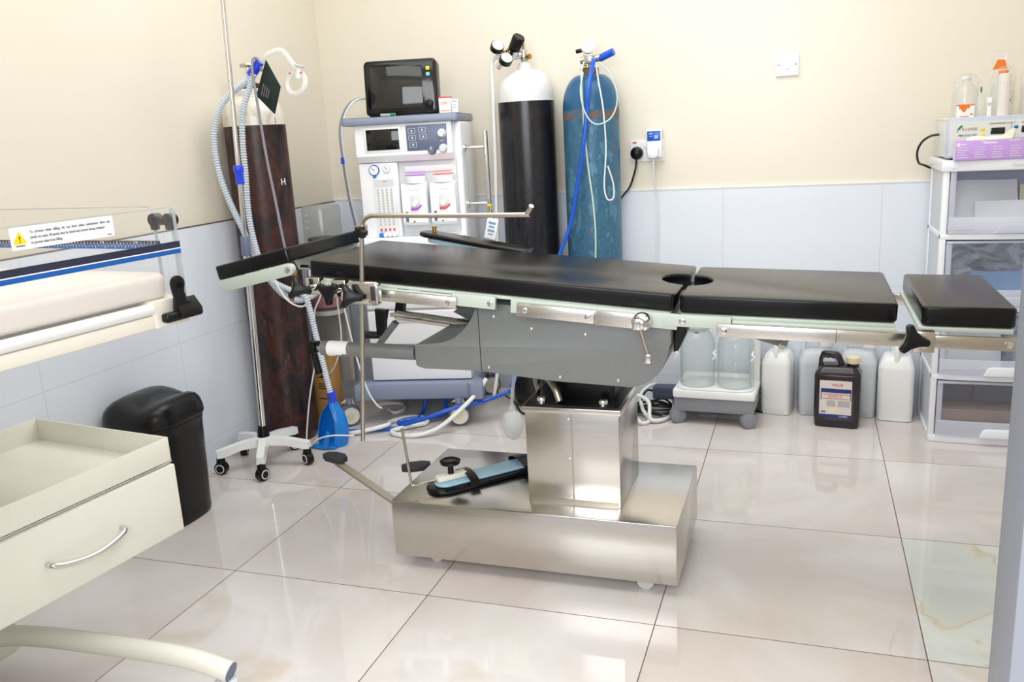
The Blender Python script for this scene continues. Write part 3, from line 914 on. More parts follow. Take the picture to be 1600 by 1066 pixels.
# tag tied to the side pole
pw = MAT_A @ V(.322, .10, .80)
c = thing('equipment_tag', 'white card tag hanging on a yellow tie from the chrome side pole', 'tag', pw)
MB().lathe([(.0125, 0), (.0125, .006)], pw + V(0, 0, .095), n=16).build('tie_loop', 'yellow', c)
MB().tube([pw + V(.0, -.012, .095), pw + V(.012, -.014, .09), pw + V(.006, -.016, .05)], .0022, 6).build('tie_tail', 'yellow', c)
Mg = Matrix.Translation(pw + V(.01, -.018, .0)) @ Matrix.Rotation(.25, 4, 'Y')
MB().box(-.024, .024, -.001, .001, -.04, .045, .0005, M_=Mg).build('card', 'paper', c)
b = MB()
for z0, z1, w in ((.02, .03, .016), (.005, .014, .012), (-.012, -.002, .015), (-.025, -.018, .01)):
    b.box(-w, w, -.0016, -.0011, z0, z1, M_=Mg)
b.build('marking', 'pouch_blue', c)

# ------------------------------------------------------------------ gas cylinders
def dome(r, z0, z1, rn, n=10):
    return [(rn + (r - rn) * math.cos(PI / 2 * i / n), z0 + (z1 - z0) * math.sin(PI / 2 * i / n)) for i in range(n + 1)]
BX, BY = -.485, 1.055
G = thing('gas_cylinder', 'worn brown gas cylinder with white shoulder standing in the corner by the drip stand', 'gas cylinder', (BX, BY, 0))
MB().lathe([(.08, 0), (.105, .006), (.114, .025), (.115, .05), (.115, 1.26)], (BX, BY, 0), n=48).build('body', 'cyl_brown', G)
MB().lathe([(.1153, 1.255), (.1153, 1.275)] + dome(.115, 1.275, 1.365, .048), (BX, BY, 0), n=48).build('shoulder', 'cyl_white', G)
MB().lathe([(.048, 1.36), (.050, 1.385), (.046, 1.39)], (BX, BY, 0), n=28).build('neck_band', 'cyl_white2', G)
MB().lathe([(.038, 1.385), (.036, 1.41), (.03, 1.412)], (BX, BY, 0), n=28).build('neck_ring', 'cyl_brown', G)
vl = MB().lathe([(.012, 1.41), (.014, 1.42), (.012, 1.425), (.012, 1.46), (.006, 1.462), (.006, 1.475)], (BX, BY, 0), n=18).build('valve', 'chrome', G)
MB().lathe([(.028, 0), (.030, .006), (.028, .012), (.008, .014)], (BX, BY, 1.47), n=24).build('handwheel', 'satin', vl)
MB().cyl((BX, BY, 1.44), (BX + .035, BY - .02, 1.44), .009, n=14).build('valve_outlet', 'satin', vl)
ra = math.radians(-12)
text('H', .035, 'white_ink', G, (BX + .1165 * math.cos(ra) + .013 * math.sin(ra), BY + .1165 * math.sin(ra) - .013 * math.cos(ra), 1.03), (math.sin(-ra), math.cos(ra), 0), (0, 0, 1), ext=.001)

KX, KY = .415, 1.665
G = thing('gas_cylinder', 'black gas cylinder with white shoulder against the back wall beside the machine', 'gas cylinder', (KX, KY, 0))
MB().lathe([(.08, 0), (.108, .006), (.116, .025), (.117, .05), (.117, 1.302)], (KX, KY, 0), n=48).build('body', 'cyl_black', G)
MB().lathe([(.1172, 1.298), (.1165, 1.32)] + dome(.1165, 1.32, 1.425, .03), (KX, KY, 0), n=48).build('shoulder', 'cyl_white2', G)
MB().lathe([(.03, 1.42), (.026, 1.45), (.014, 1.455)], (KX, KY, 0), n=24).build('neck', 'cyl_white2', G)
vl = MB().lathe([(.012, 1.45), (.016, 1.465), (.016, 1.50), (.010, 1.505), (.008, 1.53)], (KX, KY, 0), n=18).build('valve', 'chrome', G)
MB().cyl((KX + .005, KY, 1.47), (KX + .03, KY - .01, 1.475), .011, n=14).build('valve_outlet', 'brass', vl)
# regulator with two gauges
R = thing('gas_regulator', 'chrome regulator with two black gauges on the black gas cylinder', 'regulator', (KX - .05, KY - .03, 1.44))
ry = KY - .035
MB().cyl((KX - .105, ry, 1.435), (KX - .03, ry, 1.525), .012, n=18).build('body_tube', 'chrome', R)
MB().cyl((KX - .055, ry, 1.475), (KX - .005, KY, 1.483), .014, n=16).build('inlet', 'chrome', R)
MB().cyl((KX - .035, ry, 1.49), (KX - .02, ry - .02, 1.508), .025, n=20).build('diaphragm_body', 'chrome', R)
MB().lathe([(.018, 0), (.024, .005), (.026, .05), (.022, .056)], (KX - .022, ry - .02, 1.505), (.55, -.35, .75), n=24).build('pressure_knob', 'black', R)
for c0, st in (((KX - .095, ry - .02, 1.515), (KX - .06, ry, 1.49)), ((KX - .05, ry - .05, 1.462), (KX - .055, ry, 1.48))):
    ax = V(.55, -.6, .55)
    gg = MB().lathe([(.024, -.012), (.027, -.01), (.027, .012), (.024, .014)], c0, ax, n=28).build('gauge', 'black', R)
    MB().lathe([(.0235, .0135), (.0235, .0145)], c0, ax, n=28).build('gauge_face', 'paper', gg)
    MB().cyl(c0, st, .006, n=10).build('gauge_stem', 'brass', gg)
solo(MB().tube([(KX - .085, ry, 1.478), (KX - .115, ry, 1.478), (KX - .128, ry, 1.455), (KX - .13, ry, 1.40), (KX - .135, ry, 1.1), (KX - .14, ry - .02, .8), (KX - .143, ry - .03, .5), (KX - .15, ry - .05, .25), (KX - .17, ry - .1, .06)], .0085, 10), 'gas_hose', 'whitehose', 'white gas hose hanging from the regulator alongside the black cylinder', 'hose', (KX - .13, ry, .06))

UX, UY = .69, 1.655
G = thing('gas_cylinder', 'scratched blue gas cylinder with rust patches against the back wall', 'gas cylinder', (UX, UY, 0))
MB().lathe([(.08, 0), (.105, .006), (.112, .025), (.113, .05), (.113, 1.215)], (UX, UY, 0), n=48).build('body', 'cyl_blue', G)
MB().lathe([(.1133, 1.212), (.1135, 1.25)], (UX, UY, 0), n=48).build('rust_band', 'rustband', G)
MB().lathe([(.1131, 1.248)] + dome(.113, 1.25, 1.385, .042, 12), (UX, UY, 0), n=48).build('shoulder', 'cyl_blue_top', G)
MB().lathe([(.042, 1.38), (.036, 1.388), (.036, 1.41), (.03, 1.412)], (UX, UY, 0), n=28).build('collar', 'rust', G)
vl = MB().lathe([(.013, 1.41), (.013, 1.42), (.019, 1.422), (.019, 1.455), (.012, 1.46), (.012, 1.475)], (UX - .008, UY, 0), n=18).build('valve', 'satin', G)
R = thing('gas_regulator', 'regulator with white gauge and blue outlet on the blue gas cylinder', 'regulator', (UX, UY - .02, 1.43))
MB().cyl((UX - .03, UY - .02, 1.44), (UX + .05, UY - .02, 1.445), .014, n=18).build('body_tube', 'chrome', R)
MB().box(UX - .015, UX + .02, UY - .045, UY - .008, 1.425, 1.462, .004).build('body_block', 'chrome', R)
gg = MB().lathe([(.024, -.012), (.028, -.01), (.028, .01), (.026, .012)], (UX + .005, UY - .04, 1.49), (.35, -.93, .1), n=28).build('gauge', 'white_gloss', R)
MB().lathe([(.024, .0115), (.024, .0125)], (UX + .005, UY - .04, 1.49), (.35, -.93, .1), n=28).build('gauge_face', 'paper', gg)
MB().cyl((UX - .045, UY - .03, 1.474), (UX - .015, UY - .03, 1.478), .008, n=12).build('relief_knob', 'black', R)
MB().cyl((UX + .048, UY - .02, 1.443), (UX + .105, UY - .03, 1.463), .0145, n=20).build('outlet_sleeve', 'bluehose', R)
yf = UY - .135
solo(MB().tube([(UX + .03, UY - .045, 1.44), (UX + .034, UY - .085, 1.42), (UX + .03, yf - .018, 1.33), (UX + .02, yf - .018, 1.24), (UX + .0, yf - .018, 1.10), (UX - .03, yf - .018, .95), (UX - .065, yf - .018, .80), (UX - .12, yf - .035, .66), (UX - .19, yf - .03, .48), (UX - .27, yf - .06, .27), (UX - .32, yf - .11, .14)], .0085, 10), 'gas_hose', 'bluehose', 'blue gas hose sloping down across the blue cylinder', 'hose', (UX - .1, yf - .018, .14))
solo(MB().tube([(UX - .012, UY - .045, 1.43), (UX - .01, UY - .1, 1.38), (UX - .0, yf, 1.28), (UX + .005, yf - .002, 1.15), (UX + .015, yf, 1.02), (UX + .03, yf, .88), (UX + .035, yf, .75), (UX + .03, yf, .63)], .0035, 8), 'oxygen_tube', 'greencord', 'thin pale green tube hanging straight down the blue cylinder', 'tube', (UX, yf, .63))
solo(MB().tube([(UX + .05, UY - .05, 1.425), (UX + .10, UY - .09, 1.38), (UX + .13, UY - .1, 1.29), (UX + .11, UY - .12, 1.215), (UX + .06, yf - .03, 1.19), (UX + .02, yf - .034, 1.23), (UX + .0, yf - .028, 1.31), (UX - .005, UY - .09, 1.39)], .0028, 8), 'oxygen_tube', 'greencord', 'thin pale green tube looping out beside the blue cylinder shoulder', 'tube', (UX + .06, yf, 1.19))
solo(MB().tube([(UX + .04, UY - .06, 1.42), (UX + .06, UY - .11, 1.35), (UX + .078, yf + .01, 1.25), (UX + .085, yf + .01, 1.12), (UX + .082, yf + .01, 1.05), (UX + .074, yf + .01, .95), (UX + .085, yf + .012, .90), (UX + .108, yf + .02, .905), (UX + .108, yf + .02, .96), (UX + .09, yf + .012, 1.03)], .003, 8), 'oxygen_tube', 'whitehose', 'thin white tube with a long loop on the blue cylinder', 'tube', (UX + .08, yf, .9))

# ------------------------------------------------------------------ drip stand
IX, IY = -.40, .75
G = thing('drip_stand', 'chrome drip stand on white five-legged wheeled base beside the brown cylinder', 'drip stand', (IX, IY, 0))
MB().lathe([(.036, .085), (.038, .095), (.036, .112), (.028, .114)], (IX, IY, 0), n=28).build('hub', 'white_gloss', G)
MB().lathe([(.024, .11), (.02, .14), (.016, .155)], (IX, IY, 0), n=22).build('pole_boot', 'black', G)
top = V(-.335, IY, 1.80)
bot = V(IX, IY, .11)
at = lambda z: bot.lerp(top, (z - .11) / (1.80 - .11))
MB().cyl(at(.11), at(.80), .0125, n=20).build('lower_pole', 'chrome', G)
MB().lathe([(.016, -.02), (.017, -.015), (.017, .045), (.015, .05)], at(.82), (top - bot), n=20).build('pole_collar', 'slate_dark', G)
MB().cyl(at(.80), at(1.80), .0085, n=18).build('upper_pole', 'chrome', G)
for ang in (227, 299, 11, 83, 155):
    a = math.radians(ang)
    d = V(math.cos(a), math.sin(a), 0)
    n_ = V(-d.y, d.x, 0)
    rings = []
    for t, w, z0, z1 in ((.02, .02, .082, .112), (.09, .016, .08, .108), (.158, .017, .066, .095), (.178, .015, .066, .092)):
        p = V(IX, IY, 0) + d * t
        rings.append([p + n_ * w + V(0, 0, z0), p - n_ * w + V(0, 0, z0), p - n_ * w * .8 + V(0, 0, z1), p + n_ * w * .8 + V(0, 0, z1)])
    lg = MB().loft(rings).build('leg', 'white_gloss', G)
    p = V(IX, IY, 0) + d * .165
    sw = a + .9
    ax = V(math.cos(sw), math.sin(sw), 0)
    w = MB().lathe([(.018, -.014), (.024, -.012), (.024, .012), (.018, .014)], p + V(0, 0, .0245), ax, n=22).build('caster', 'black', lg)
    MB().lathe([(.0175, -.0155), (.0175, .0155)], p + V(0, 0, .0245), ax, n=22).build('caster_rim', 'white_gloss', w)
    MB().lathe([(.0135, -.0165), (.0135, .0165)], p + V(0, 0, .0245), ax, n=22).build('caster_hub', 'black', w)
    MB().cyl(p + V(0, 0, .045), p + V(0, 0, .068), .017, .014, 16).build('caster_hood', 'black', lg)

# ------------------------------------------------------------------ breathing circuit, cuff
G = thing('breathing_circuit', 'clear corrugated breathing hoses with blue connectors draped over the drip stand and cylinder', 'breathing hose', (-.40, .88, .2))
hy = .895
MB().tube([(-.355, hy, 1.435), (-.39, hy, 1.405), (-.45, hy - .01, 1.37), (-.50, hy - .02, 1.32), (-.535, hy - .02, 1.25), (-.545, hy - .02, 1.17), (-.535, hy - .02, 1.07), (-.512, hy - .01, .97), (-.47, hy - .01, .87), (-.43, hy - .01, .77), (-.385, hy, .68), (-.33, hy, .625), (-.268, hy, .61), (-.225, hy + .03, .625), (-.20, hy + .09, .66), (-.22, hy + .22, .70)], .0135, 14, rf=(.0048, .70)).build('hose', 'corrug', G)
MB().tube([(-.345, hy - .012, 1.43), (-.372, hy - .01, 1.38), (-.405, hy - .02, 1.30), (-.420, hy - .02, 1.20), (-.425, hy - .02, 1.08), (-.432, hy - .02, .97), (-.425, hy - .025, .87), (-.40, hy - .03, .76), (-.36, hy - .03, .69), (-.30, hy - .01, .65), (-.25, hy, .63), (-.232, hy + .0, .58), (-.224, hy + .01, .48), (-.212, hy + .02, .36), (-.20, hy + .03, .24)], .0125, 14, rf=(.0048, .70)).build('hose', 'corrug', G)
y1 = MB().cyl((-.362, hy - .005, 1.425), (-.322, hy, 1.468), .018, .016, 20).build('connector', 'bluefit', G)
MB().tube([(-.322, hy, 1.465), (-.29, hy, 1.488), (-.257, .91, 1.503), (-.235, .92, 1.495), (-.205, .92, 1.455), (-.185, .92, 1.432)], .0095, 12).build('elbow_tube', 'tubeclear', G)
MB().lathe([(.02, 0), (.016, .006), (.01, .01), (.01, .045)], (-.178, .92, 1.448), (-.25, 0, -1), n=18).build('mask_port', 'white_gloss', G)
ring = [V(-.199 + .037 * math.cos(2 * PI * i / 20), .92 + .012 * math.sin(2 * PI * i / 20), 1.388 + .037 * math.sin(2 * PI * i / 20)) for i in range(20)]
mk = MB().tube(ring, .0105, 12, step=2, closed=True).build('mask_cushion', 'tubeclear', G)
for a in (.9, 2.2):
    MB().ball((-.197 + .037 * math.cos(a), .915, 1.393 + .037 * math.sin(a)), .0035).build('mask_hook', 'redcap', mk)
MB().lathe([(.0155, 0), (.0175, .006), (.0175, .02), (.0145, .03), (.0145, .065)], (-.347, .728, 1.118), (.0, .02, -1), n=20).build('pole_connector', 'bluefit', G)
MB().cyl((-.197, hy + .03, .245), (-.196, hy + .035, .205), .0165, n=20).build('connector', 'bluefit', G)

G = thing('pressure_cuff', 'dark green blood pressure cuff with grey tube hung on the brown cylinder valve', 'cuff', (-.30, .87, 1.28))
def quad(p, t, y, bow):
    n = 8
    A_, B_, C_, D_ = [V(q) for q in p]
    m = MB()
    top, bt = [], []
    for i in range(n + 1):
        for j in range(n + 1):
            u, v = i / n, j / n
            q = (A_ * (1 - u) + B_ * u) * (1 - v) + (D_ * (1 - u) + C_ * u) * v
            q = q + V(0, -bow * math.sin(PI * u) * math.sin(PI * v), 0)
            top.append(m.bm.verts.new(q - V(0, t / 2, 0)))
            bt.append(m.bm.verts.new(q + V(0, t / 2, 0)))
    k = lambda i, j: i * (n + 1) + j
    for i in range(n):
        for j in range(n):
            m.bm.faces.new((top[k(i, j)], top[k(i + 1, j)], top[k(i + 1, j + 1)], top[k(i, j + 1)]))
            m.bm.faces.new((bt[k(i, j)], bt[k(i, j + 1)], bt[k(i + 1, j + 1)], bt[k(i + 1, j)]))
    for i in range(n):
        for e in ((k(i, 0), k(i + 1, 0)), (k(i, n), k(i + 1, n)), (k(0, i), k(0, i + 1)), (k(n, i), k(n, i + 1))):
            m.bm.faces.new((top[e[0]], top[e[1]], bt[e[1]], bt[e[0]]))
    return m
cf = quad([(-.296, .895, 1.471), (-.243, .885, 1.378), (-.279, .885, 1.287), (-.355, .90, 1.355)], .006, 0, .012).build('cuff', 'cuff', G)
b = MB()
rd, ud = V(.36, 0, .93), V(-.93, 0, .36)
for k in range(4):
    strip(b, V(-.318 + k * .0085, .8765 - .0005 * k, 1.352 - k * .0035), rd, ud, 0, .042 - .004 * k, 0, .003, .0006)
b.build('lettering', 'grey_ink', cf)
MB().tube([(-.318, .895, 1.435), (-.322, .885, 1.475), (-.334, .875, 1.478), (-.337, .865, 1.44), (-.331, .862, 1.35), (-.327, .864, 1.25), (-.321, .868, 1.12), (-.311, .875, .98), (-.30, .88, .83), (-.295, .89, .76)], .0048, 10).build('air_tube', 'greytube', G)

# thin white cables by the absorber
G = thing('sensor_cable', 'thin white cable looping below the table knobs to the floor', 'cable', (-.26, .9, 0))
MB().tube([(-.30, .80, .80), (-.315, .80, .74), (-.27, .80, .64), (-.21, .80, .605), (-.17, .80, .63), (-.155, .80, .72), (-.15, .80, .80)], .0032, 8).build('loop', 'cable_white', G)
MB().tube([(-.155, .93, .75), (-.20, .93, .62), (-.235, .93, .55), (-.245, .93, .40), (-.29, .92, .22), (-.318, .91, .06), (-.31, .90, .02), (-.28, .87, .035), (-.23, .85, .075), (-.17, .86, .09), (-.10, .90, .08)], .003, 8).build('lead', 'cable_white', G)
G = thing('sensor_cable', 'thin white cable running past the absorber panel to the caster', 'cable', (-.14, 1.15, .1))
MB().tube([(-.245, 1.13, .70), (-.23, 1.13, .60), (-.205, 1.12, .46), (-.18, 1.12, .32), (-.135, 1.10, .20), (-.10, 1.10, .14), (-.09, 1.12, .12)], .0035, 8).build('lead', 'cable_white', G)
MB().tube([(-.25, 1.14, .70), (-.255, 1.14, .55), (-.255, 1.14, .40), (-.29, 1.14, .30), (-.33, 1.15, .25)], .003, 8).build('branch', 'cable_white', G)

# ------------------------------------------------------------------ blue plastic cup at the hose end
G = thing('mask_holder', 'bright blue open plastic holder at the end of the corrugated hose', 'holder', (-.26, .99, 0))
prof = [(0, .060, .050), (.03, .066, .056), (.075, .064, .054), (.11, .056, .046), (.14, .045, .036), (.165, .026, .024), (.18, .02, .019)]
def shell(z, a, b_, lo, hi, t=.004):
    n = 22
    c = (-.255 + .012 + z * .10, .995)
    P = lambda k, q: V(c[0] - .012 + (a - q) * math.cos(math.radians(lo + (hi - lo) * k / n)), c[1] + (b_ - q) * math.sin(math.radians(lo + (hi - lo) * k / n)), z)
    return [P(k, 0) for k in range(n + 1)] + [P(k, t) for k in range(n, -1, -1)]
lim = [(-75, 196), (-60, 188), (-56, 186), (-58, 190), (-70, 200), (-95, 220), (-105, 225)]
m_ = MB().loft([shell(z, a, b_, lo, hi) for (z, a, b_), (lo, hi) in zip(prof, lim)])
m_.prism([(-.255 + .058 * math.cos(2 * PI * k / 24), .995 + .048 * math.sin(2 * PI * k / 24)) for k in range(24)], .001, .006, 'z')
cupo = m_.build('cup', 'bluecup', G, 50)
MB().prism([(-.075, .012), (.0, -.004), (.06, .012), (.02, .03), (-.06, .03)], .004, .012, 'z', .003, M_=Matrix.Translation((-.262, .925, 0))).build('lip', 'bluecup', cupo)
MB().prism([(-.262, .016), (-.245, .004), (-.235, .016), (-.222, .075), (-.236, .08), (-.246, .055)], .922, .93, 'y', .002).build('hook', 'bluecup', cupo)

# cardboard box
G = thing('sharps_carton', 'brown cardboard sharps box standing between brown cylinder and machine', 'box', (-.42, 1.235, 0))
MB().box(-.52, -.355, 1.195, 1.275, 0, .335, .001).build('carton', 'kraft', G)
b = MB()
for k in range(3):
    a0 = 90 + k * 120
    cx, cz = -.398 + .011 * math.cos(math.radians(a0)), .235 + .011 * math.sin(math.radians(a0))
    po = arc(cx, cz, .0165, a0 - 135, a0 + 135, 14)
    pi_ = arc(cx + .003 * math.cos(math.radians(a0)), cz + .003 * math.sin(math.radians(a0)), .0115, a0 + 140, a0 - 140, 14)
    b.prism(po + pi_, 1.1935, 1.1955, 'y')
b.build('hazard_symbol', 'black_ink', G)
b = MB()
for z, w in ((.185, .05), (.175, .044), (.165, .048), (.12, .04)):
    strip(b, (-.42, 1.1945, z), (1, 0, 0), (0, 0, 1), 0, w, 0, .004)
b.build('lettering', 'black_ink', G)

# ------------------------------------------------------------------ hoses on the floor
def hose(pts, r, m, label, cat='hose', name='floor_hose', rf=None):
    p = V(pts[len(pts) // 2])
    solo(MB().tube(pts, r, 10), name, m, label, cat, (p.x, p.y, 0))
hose([(.36, 1.42, .12), (.27, 1.33, .10), (.16, 1.26, .085), (.06, 1.215, .055), (-.02, 1.20, .03), (-.06, 1.21, .022), (-.075, 1.235, .022), (-.03, 1.26, .03), (.03, 1.30, .022), (.08, 1.36, .03), (.07, 1.40, .075), (.065, 1.41, .10)], .0085, 'bluehose', 'thick blue hose crossing the floor in front of the machine wheels')
hose([(-.06, 1.19, .01), (-.13, 1.17, .01), (-.2, 1.14, .01), (-.27, 1.12, .01), (-.34, 1.12, .01), (-.40, 1.14, .01)], .0085, 'bluehose', 'blue hose end lying on the floor beside the cardboard box')
hose([(-.02, 1.42, .16), (-.02, 1.40, .09), (-.025, 1.37, .03), (-.03, 1.32, .01), (-.05, 1.28, .01)], .0085, 'bluehose', 'blue hose dropping from beneath the machine to the floor')
hose([(.28, 1.36, .19), (.25, 1.32, .14), (.20, 1.24, .085), (.13, 1.17, .03), (.05, 1.12, .011), (-.04, 1.12, .011), (-.07, 1.16, .011), (-.02, 1.22, .012), (.03, 1.27, .012), (.0, 1.33, .012), (-.08, 1.33, .012), (-.13, 1.26, .012), (-.10, 1.18, .028), (-.16, 1.13, .02), (-.25, 1.09, .011), (-.33, 1.10, .011)], .009, 'whitehose', 'thick white hose coiled on the floor in front of the machine wheels')
hose([(-.22, 1.42, .01), (-.17, 1.38, .01), (-.15, 1.43, .01), (-.19, 1.50, .01), (-.26, 1.50, .01), (-.30, 1.46, .01)], .008, 'whitehose', 'white hose coil lying under the anaesthesia machine')
hose([(.26, 1.60, .05), (.32, 1.58, .02), (.40, 1.47, .006), (.52, 1.46, .006), (.62, 1.5, .006)], .004, 'cable_black', 'black power cord on the floor between the machine wheel and black cylinder', 'cord', 'power_cable')
G = thing('power_strip', 'white power strip with yellow sticker on the floor near the black cylinder', 'power strip', (.24, 1.75, 0))
MB().box(.203, .293, 1.70, 1.745, 0, .035, .003).build('body', 'white', G)
MB().box(.245, .26, 1.6985, 1.7005, .01, .022).build('sticker', 'yellow', G)

# translucent bulb hanging behind the column
G = thing('rubber_bulb', 'frosted rubber bulb hanging behind the steel column of the table', 'bulb', (.60, .72, .19))
MB().lathe([(.006, 0), (.022, .012), (.034, .04), (.036, .065), (.026, .09), (.012, .10), (.01, .115)], (.625, .68, .19), n=24).build('bulb', 'frost', G)
MB().tube([(.625, .68, .30), (.632, .672, .35), (.655, .655, .44), (.70, .62, .53), (.74, .58, .62)], .006, 8).build('bulb_tube', 'tubeclear', G)

# ------------------------------------------------------------------ wall fittings
G = thing('light_switch', 'square white light switch high on the back wall', 'light switch', (1.44, YB, 1.375))
pt = MB().box(1.397, 1.483, YB - .010, YB, 1.332, 1.416, .003).build('plate', 'socket', G)
MB().box(1.432, 1.448, YB - .0135, YB - .008, 1.358, 1.390, .002).build('rocker', 'white_gloss', pt)
for x in (1.408, 1.472):
    MB().lathe([(.0025, 0), (.0025, .001)], (x, YB - .010, 1.374), (0, -1, 0), n=10).build('screw', 'grey_ink', pt)
G = thing('wall_socket', 'white double socket on the back wall above the tiles', 'socket', (.89, YB, 1.07))
pt = MB().box(.822, .962, YB - .010, YB, 1.030, 1.118, .003).build('plate', 'socket', G)
for x in (.853, .925):
    MB().box(x + .025, x + .037, YB - .0125, YB - .009, 1.082, 1.104, .001).build('rocker', 'white_gloss', pt)
MB().box(.832, .848, YB - .011, YB - .0095, 1.105, 1.112).build('indicator', 'redcap', pt)
G = thing('power_plug', 'black plug and cord in the wall socket', 'plug', (.85, YB - .02, 1.062))
MB().lathe([(.024, 0), (.027, .006), (.024, .022), (.012, .03)], (.85, YB - .0105, 1.066), (0, -1, 0), n=24).build('plug_body', 'black', G)
MB().tube([(.85, YB - .025, 1.05), (.848, YB - .025, 1.025), (.842, YB - .03, .99), (.82, YB - .03, .93), (.79, YB - .05, .89), (.76, YB - .04, .84), (.72, YB - .019, .72), (.66, YB - .018, .66), (.59, YB - .02, .655), (.545, YB - .025, .67)], .0042, 8).build('plug_cord', 'cable_black', G)
G = thing('voltage_guard', 'white plug-in adaptor with blue face on the wall socket', 'adaptor', (.928, YB - .02, 1.09))
MB().box(.896, .958, YB - .045, YB - .0105, 1.045, 1.16, .004).build('body', 'socket', G)
fc = MB().box(.899, .953, YB - .0465, YB - .044, 1.113, 1.152, .001).build('face', 'bluehose', G)
MB().box(.928, .944, YB - .0475, YB - .0462, 1.122, 1.135).build('marking', 'lightblue', fc)
b = MB()
for z in (1.143, 1.138, 1.130):
    strip(b, (.908, YB - .047, z), (1, 0, 0), (0, 0, 1), 0, .012, 0, .0015)
b.build('lettering', 'white_ink', fc)
G = thing('power_plug', 'white plug and cord hanging from the blue-faced adaptor', 'plug', (.925, YB - .06, 1.07))
MB().prism([(.903, 1.085), (.947, 1.085), (.947, 1.055), (.935, 1.045), (.915, 1.045), (.903, 1.055)], YB - .075, YB - .0455, 'y', .004).build('plug_body', 'white_gloss', G)
MB().tube([(.925, YB - .06, 1.047), (.925, YB - .06, 1.02), (.925, YB - .05, .95), (.93, YB - .03, .88), (.932, YB - .03, .75), (.928, YB - .03, .60), (.935, YB - .04, .40), (.92, YB - .06, .15), (.92, YB - .09, .03)], .0032, 8).build('plug_cord', 'cable_white', G)

# ------------------------------------------------------------------ suction unit
G = thing('suction_unit', 'white and grey suction pump with two glass jars on the floor below the table', 'suction pump', (1.20, 1.60, 0), math.radians(-3), local=True)
bd = MB().box(-.155, .155, -.14, .13, .055, .115, .004).build('base_case', 'slate_dark', G)
bd.data.materials[0] = mat('mid_grey_plastic', '#8c8e95', .45)
tr = MB().prism(rrect(-.16, .16, -.15, .14, .012), .113, .145, 'z', .006).build('tray', 'white_gloss', G)
MB().prism(rrect(-.150, .150, -.145, .05, .05, 8), .145, .152, 'z', .003).build('jar_rim', 'white_gloss', tr)
MB().box(.118, .158, .03, .13, .14, .43, .010, 3).build('rear_housing', 'white_gloss', G)
for x, r in ((-.073, .070), (.077, .072)):
    inner = [(r * .59, .392), (r * .59, .374), (r * .69, .364), (r * .90, .338), (r * .965, .313), (r * .965, .165), (r * .9, .157), (.001, .156)]
    jr = MB().lathe([(r * .55, .151), (r * .95, .153), (r, .162), (r, .25)] + [(r * (1 - .03 * (i % 2)), .252 + i * .006) for i in range(10)] + [(r, .315), (r * .93, .34), (r * .72, .365), (r * .62, .375), (r * .62, .395)] + inner, (x, -.065, 0), n=36).build('jar', 'glassjar', G)
    if x < 0:
        MB().lathe([(.035, .372), (.045, .378), (.062, .392), (.064, .40), (.05, .402)], (x, -.065, 0), n=30).build('jar_lid', 'machine_grey', jr)
        MB().cyl((x, -.085, .365), (x, -.085, .378), .008, n=10).build('lid_valve', 'black', jr)
    else:
        MB().lathe([(.05, .39), (.052, .395), (.052, .412), (.045, .414)], (x, -.065, 0), n=30).build('jar_lid', 'white_gloss', jr)
for x in (-.145, .002, .148):
    MB().tube([(x, -.10, .30), (x, -.14, .30), (x + .008, -.145, .29), (x - .004, -.142, .275)], .004, 8).build('jar_clip', 'white_gloss', G)
for x, y in ((-.145, -.12), (.135, -.13), (-.13, .11), (.13, .11)):
    w = MB().lathe([(.02, -.02), (.03, -.017), (.031, 0), (.03, .017), (.02, .02)], (x, y, .0312), (.5, -.85, 0), n=22).build('caster', 'slate_dark', G)
    w.data.materials[0] = bpy.data.materials['mid_grey_plastic']
    MB().cyl((x, y, .045), (x, y, .058), .012, n=12).build('caster_stem', 'slate_dark', w)
hose([(1.04, 1.72, .006), (1.1, 1.66, .006), (1.2, 1.64, .006), (1.30, 1.67, .006), (1.38, 1.655, .006), (1.40, 1.70, .006)], .005, 'cable_black', 'black cable trailing beneath the suction pump', 'cable', 'power_cable')

# power brick and cable tangle
G = thing('power_adaptor', 'dark blue-grey power brick resting on the tangled cables by the pump', 'power adaptor', (.975, 1.60, .05))
MB().box(.935, 1.035, 1.565, 1.63, .068, .118, .006, M_=None).build('brick', mat('navy_grey_plastic', '#3d4259', .4), G)
MB().tube([(.94, 1.60, .09), (.91, 1.58, .10), (.89, 1.56, .06), (.92, 1.53, .02), (.98, 1.53, .01)], .0045, 8).build('lead', 'cable_black', G)
G = thing('cable_tangle', 'tangle of white tube and black cables on the floor beside the pump', 'cables', (.93, 1.55, 0))
rnd = random.Random(3)
pts = []
for i in range(34):
    a = i * .85
    r = .07 + .02 * rnd.random()
    pts.append((.935 + r * 1.1 * math.cos(a) + .015 * rnd.random(), 1.58 + r * .7 * math.sin(a), .008 + .038 * (i / 34) * rnd.random() + .006))
MB().tube(pts, .0045, 8, step=5).build('black_cable', 'cable_black', G)
MB().tube([(1.00, 1.71, .02), (.93, 1.70, .09), (.88, 1.62, .075), (.90, 1.52, .04), (.94, 1.46, .012), (.91, 1.42, .012), (.87, 1.45, .06), (.88, 1.50, .10), (.93, 1.50, .075), (.945, 1.45, .02), (.99, 1.47, .012), (1.02, 1.56, .015), (1.01, 1.66, .08)], .008, 10).build('white_tube', 'whitehose', G)

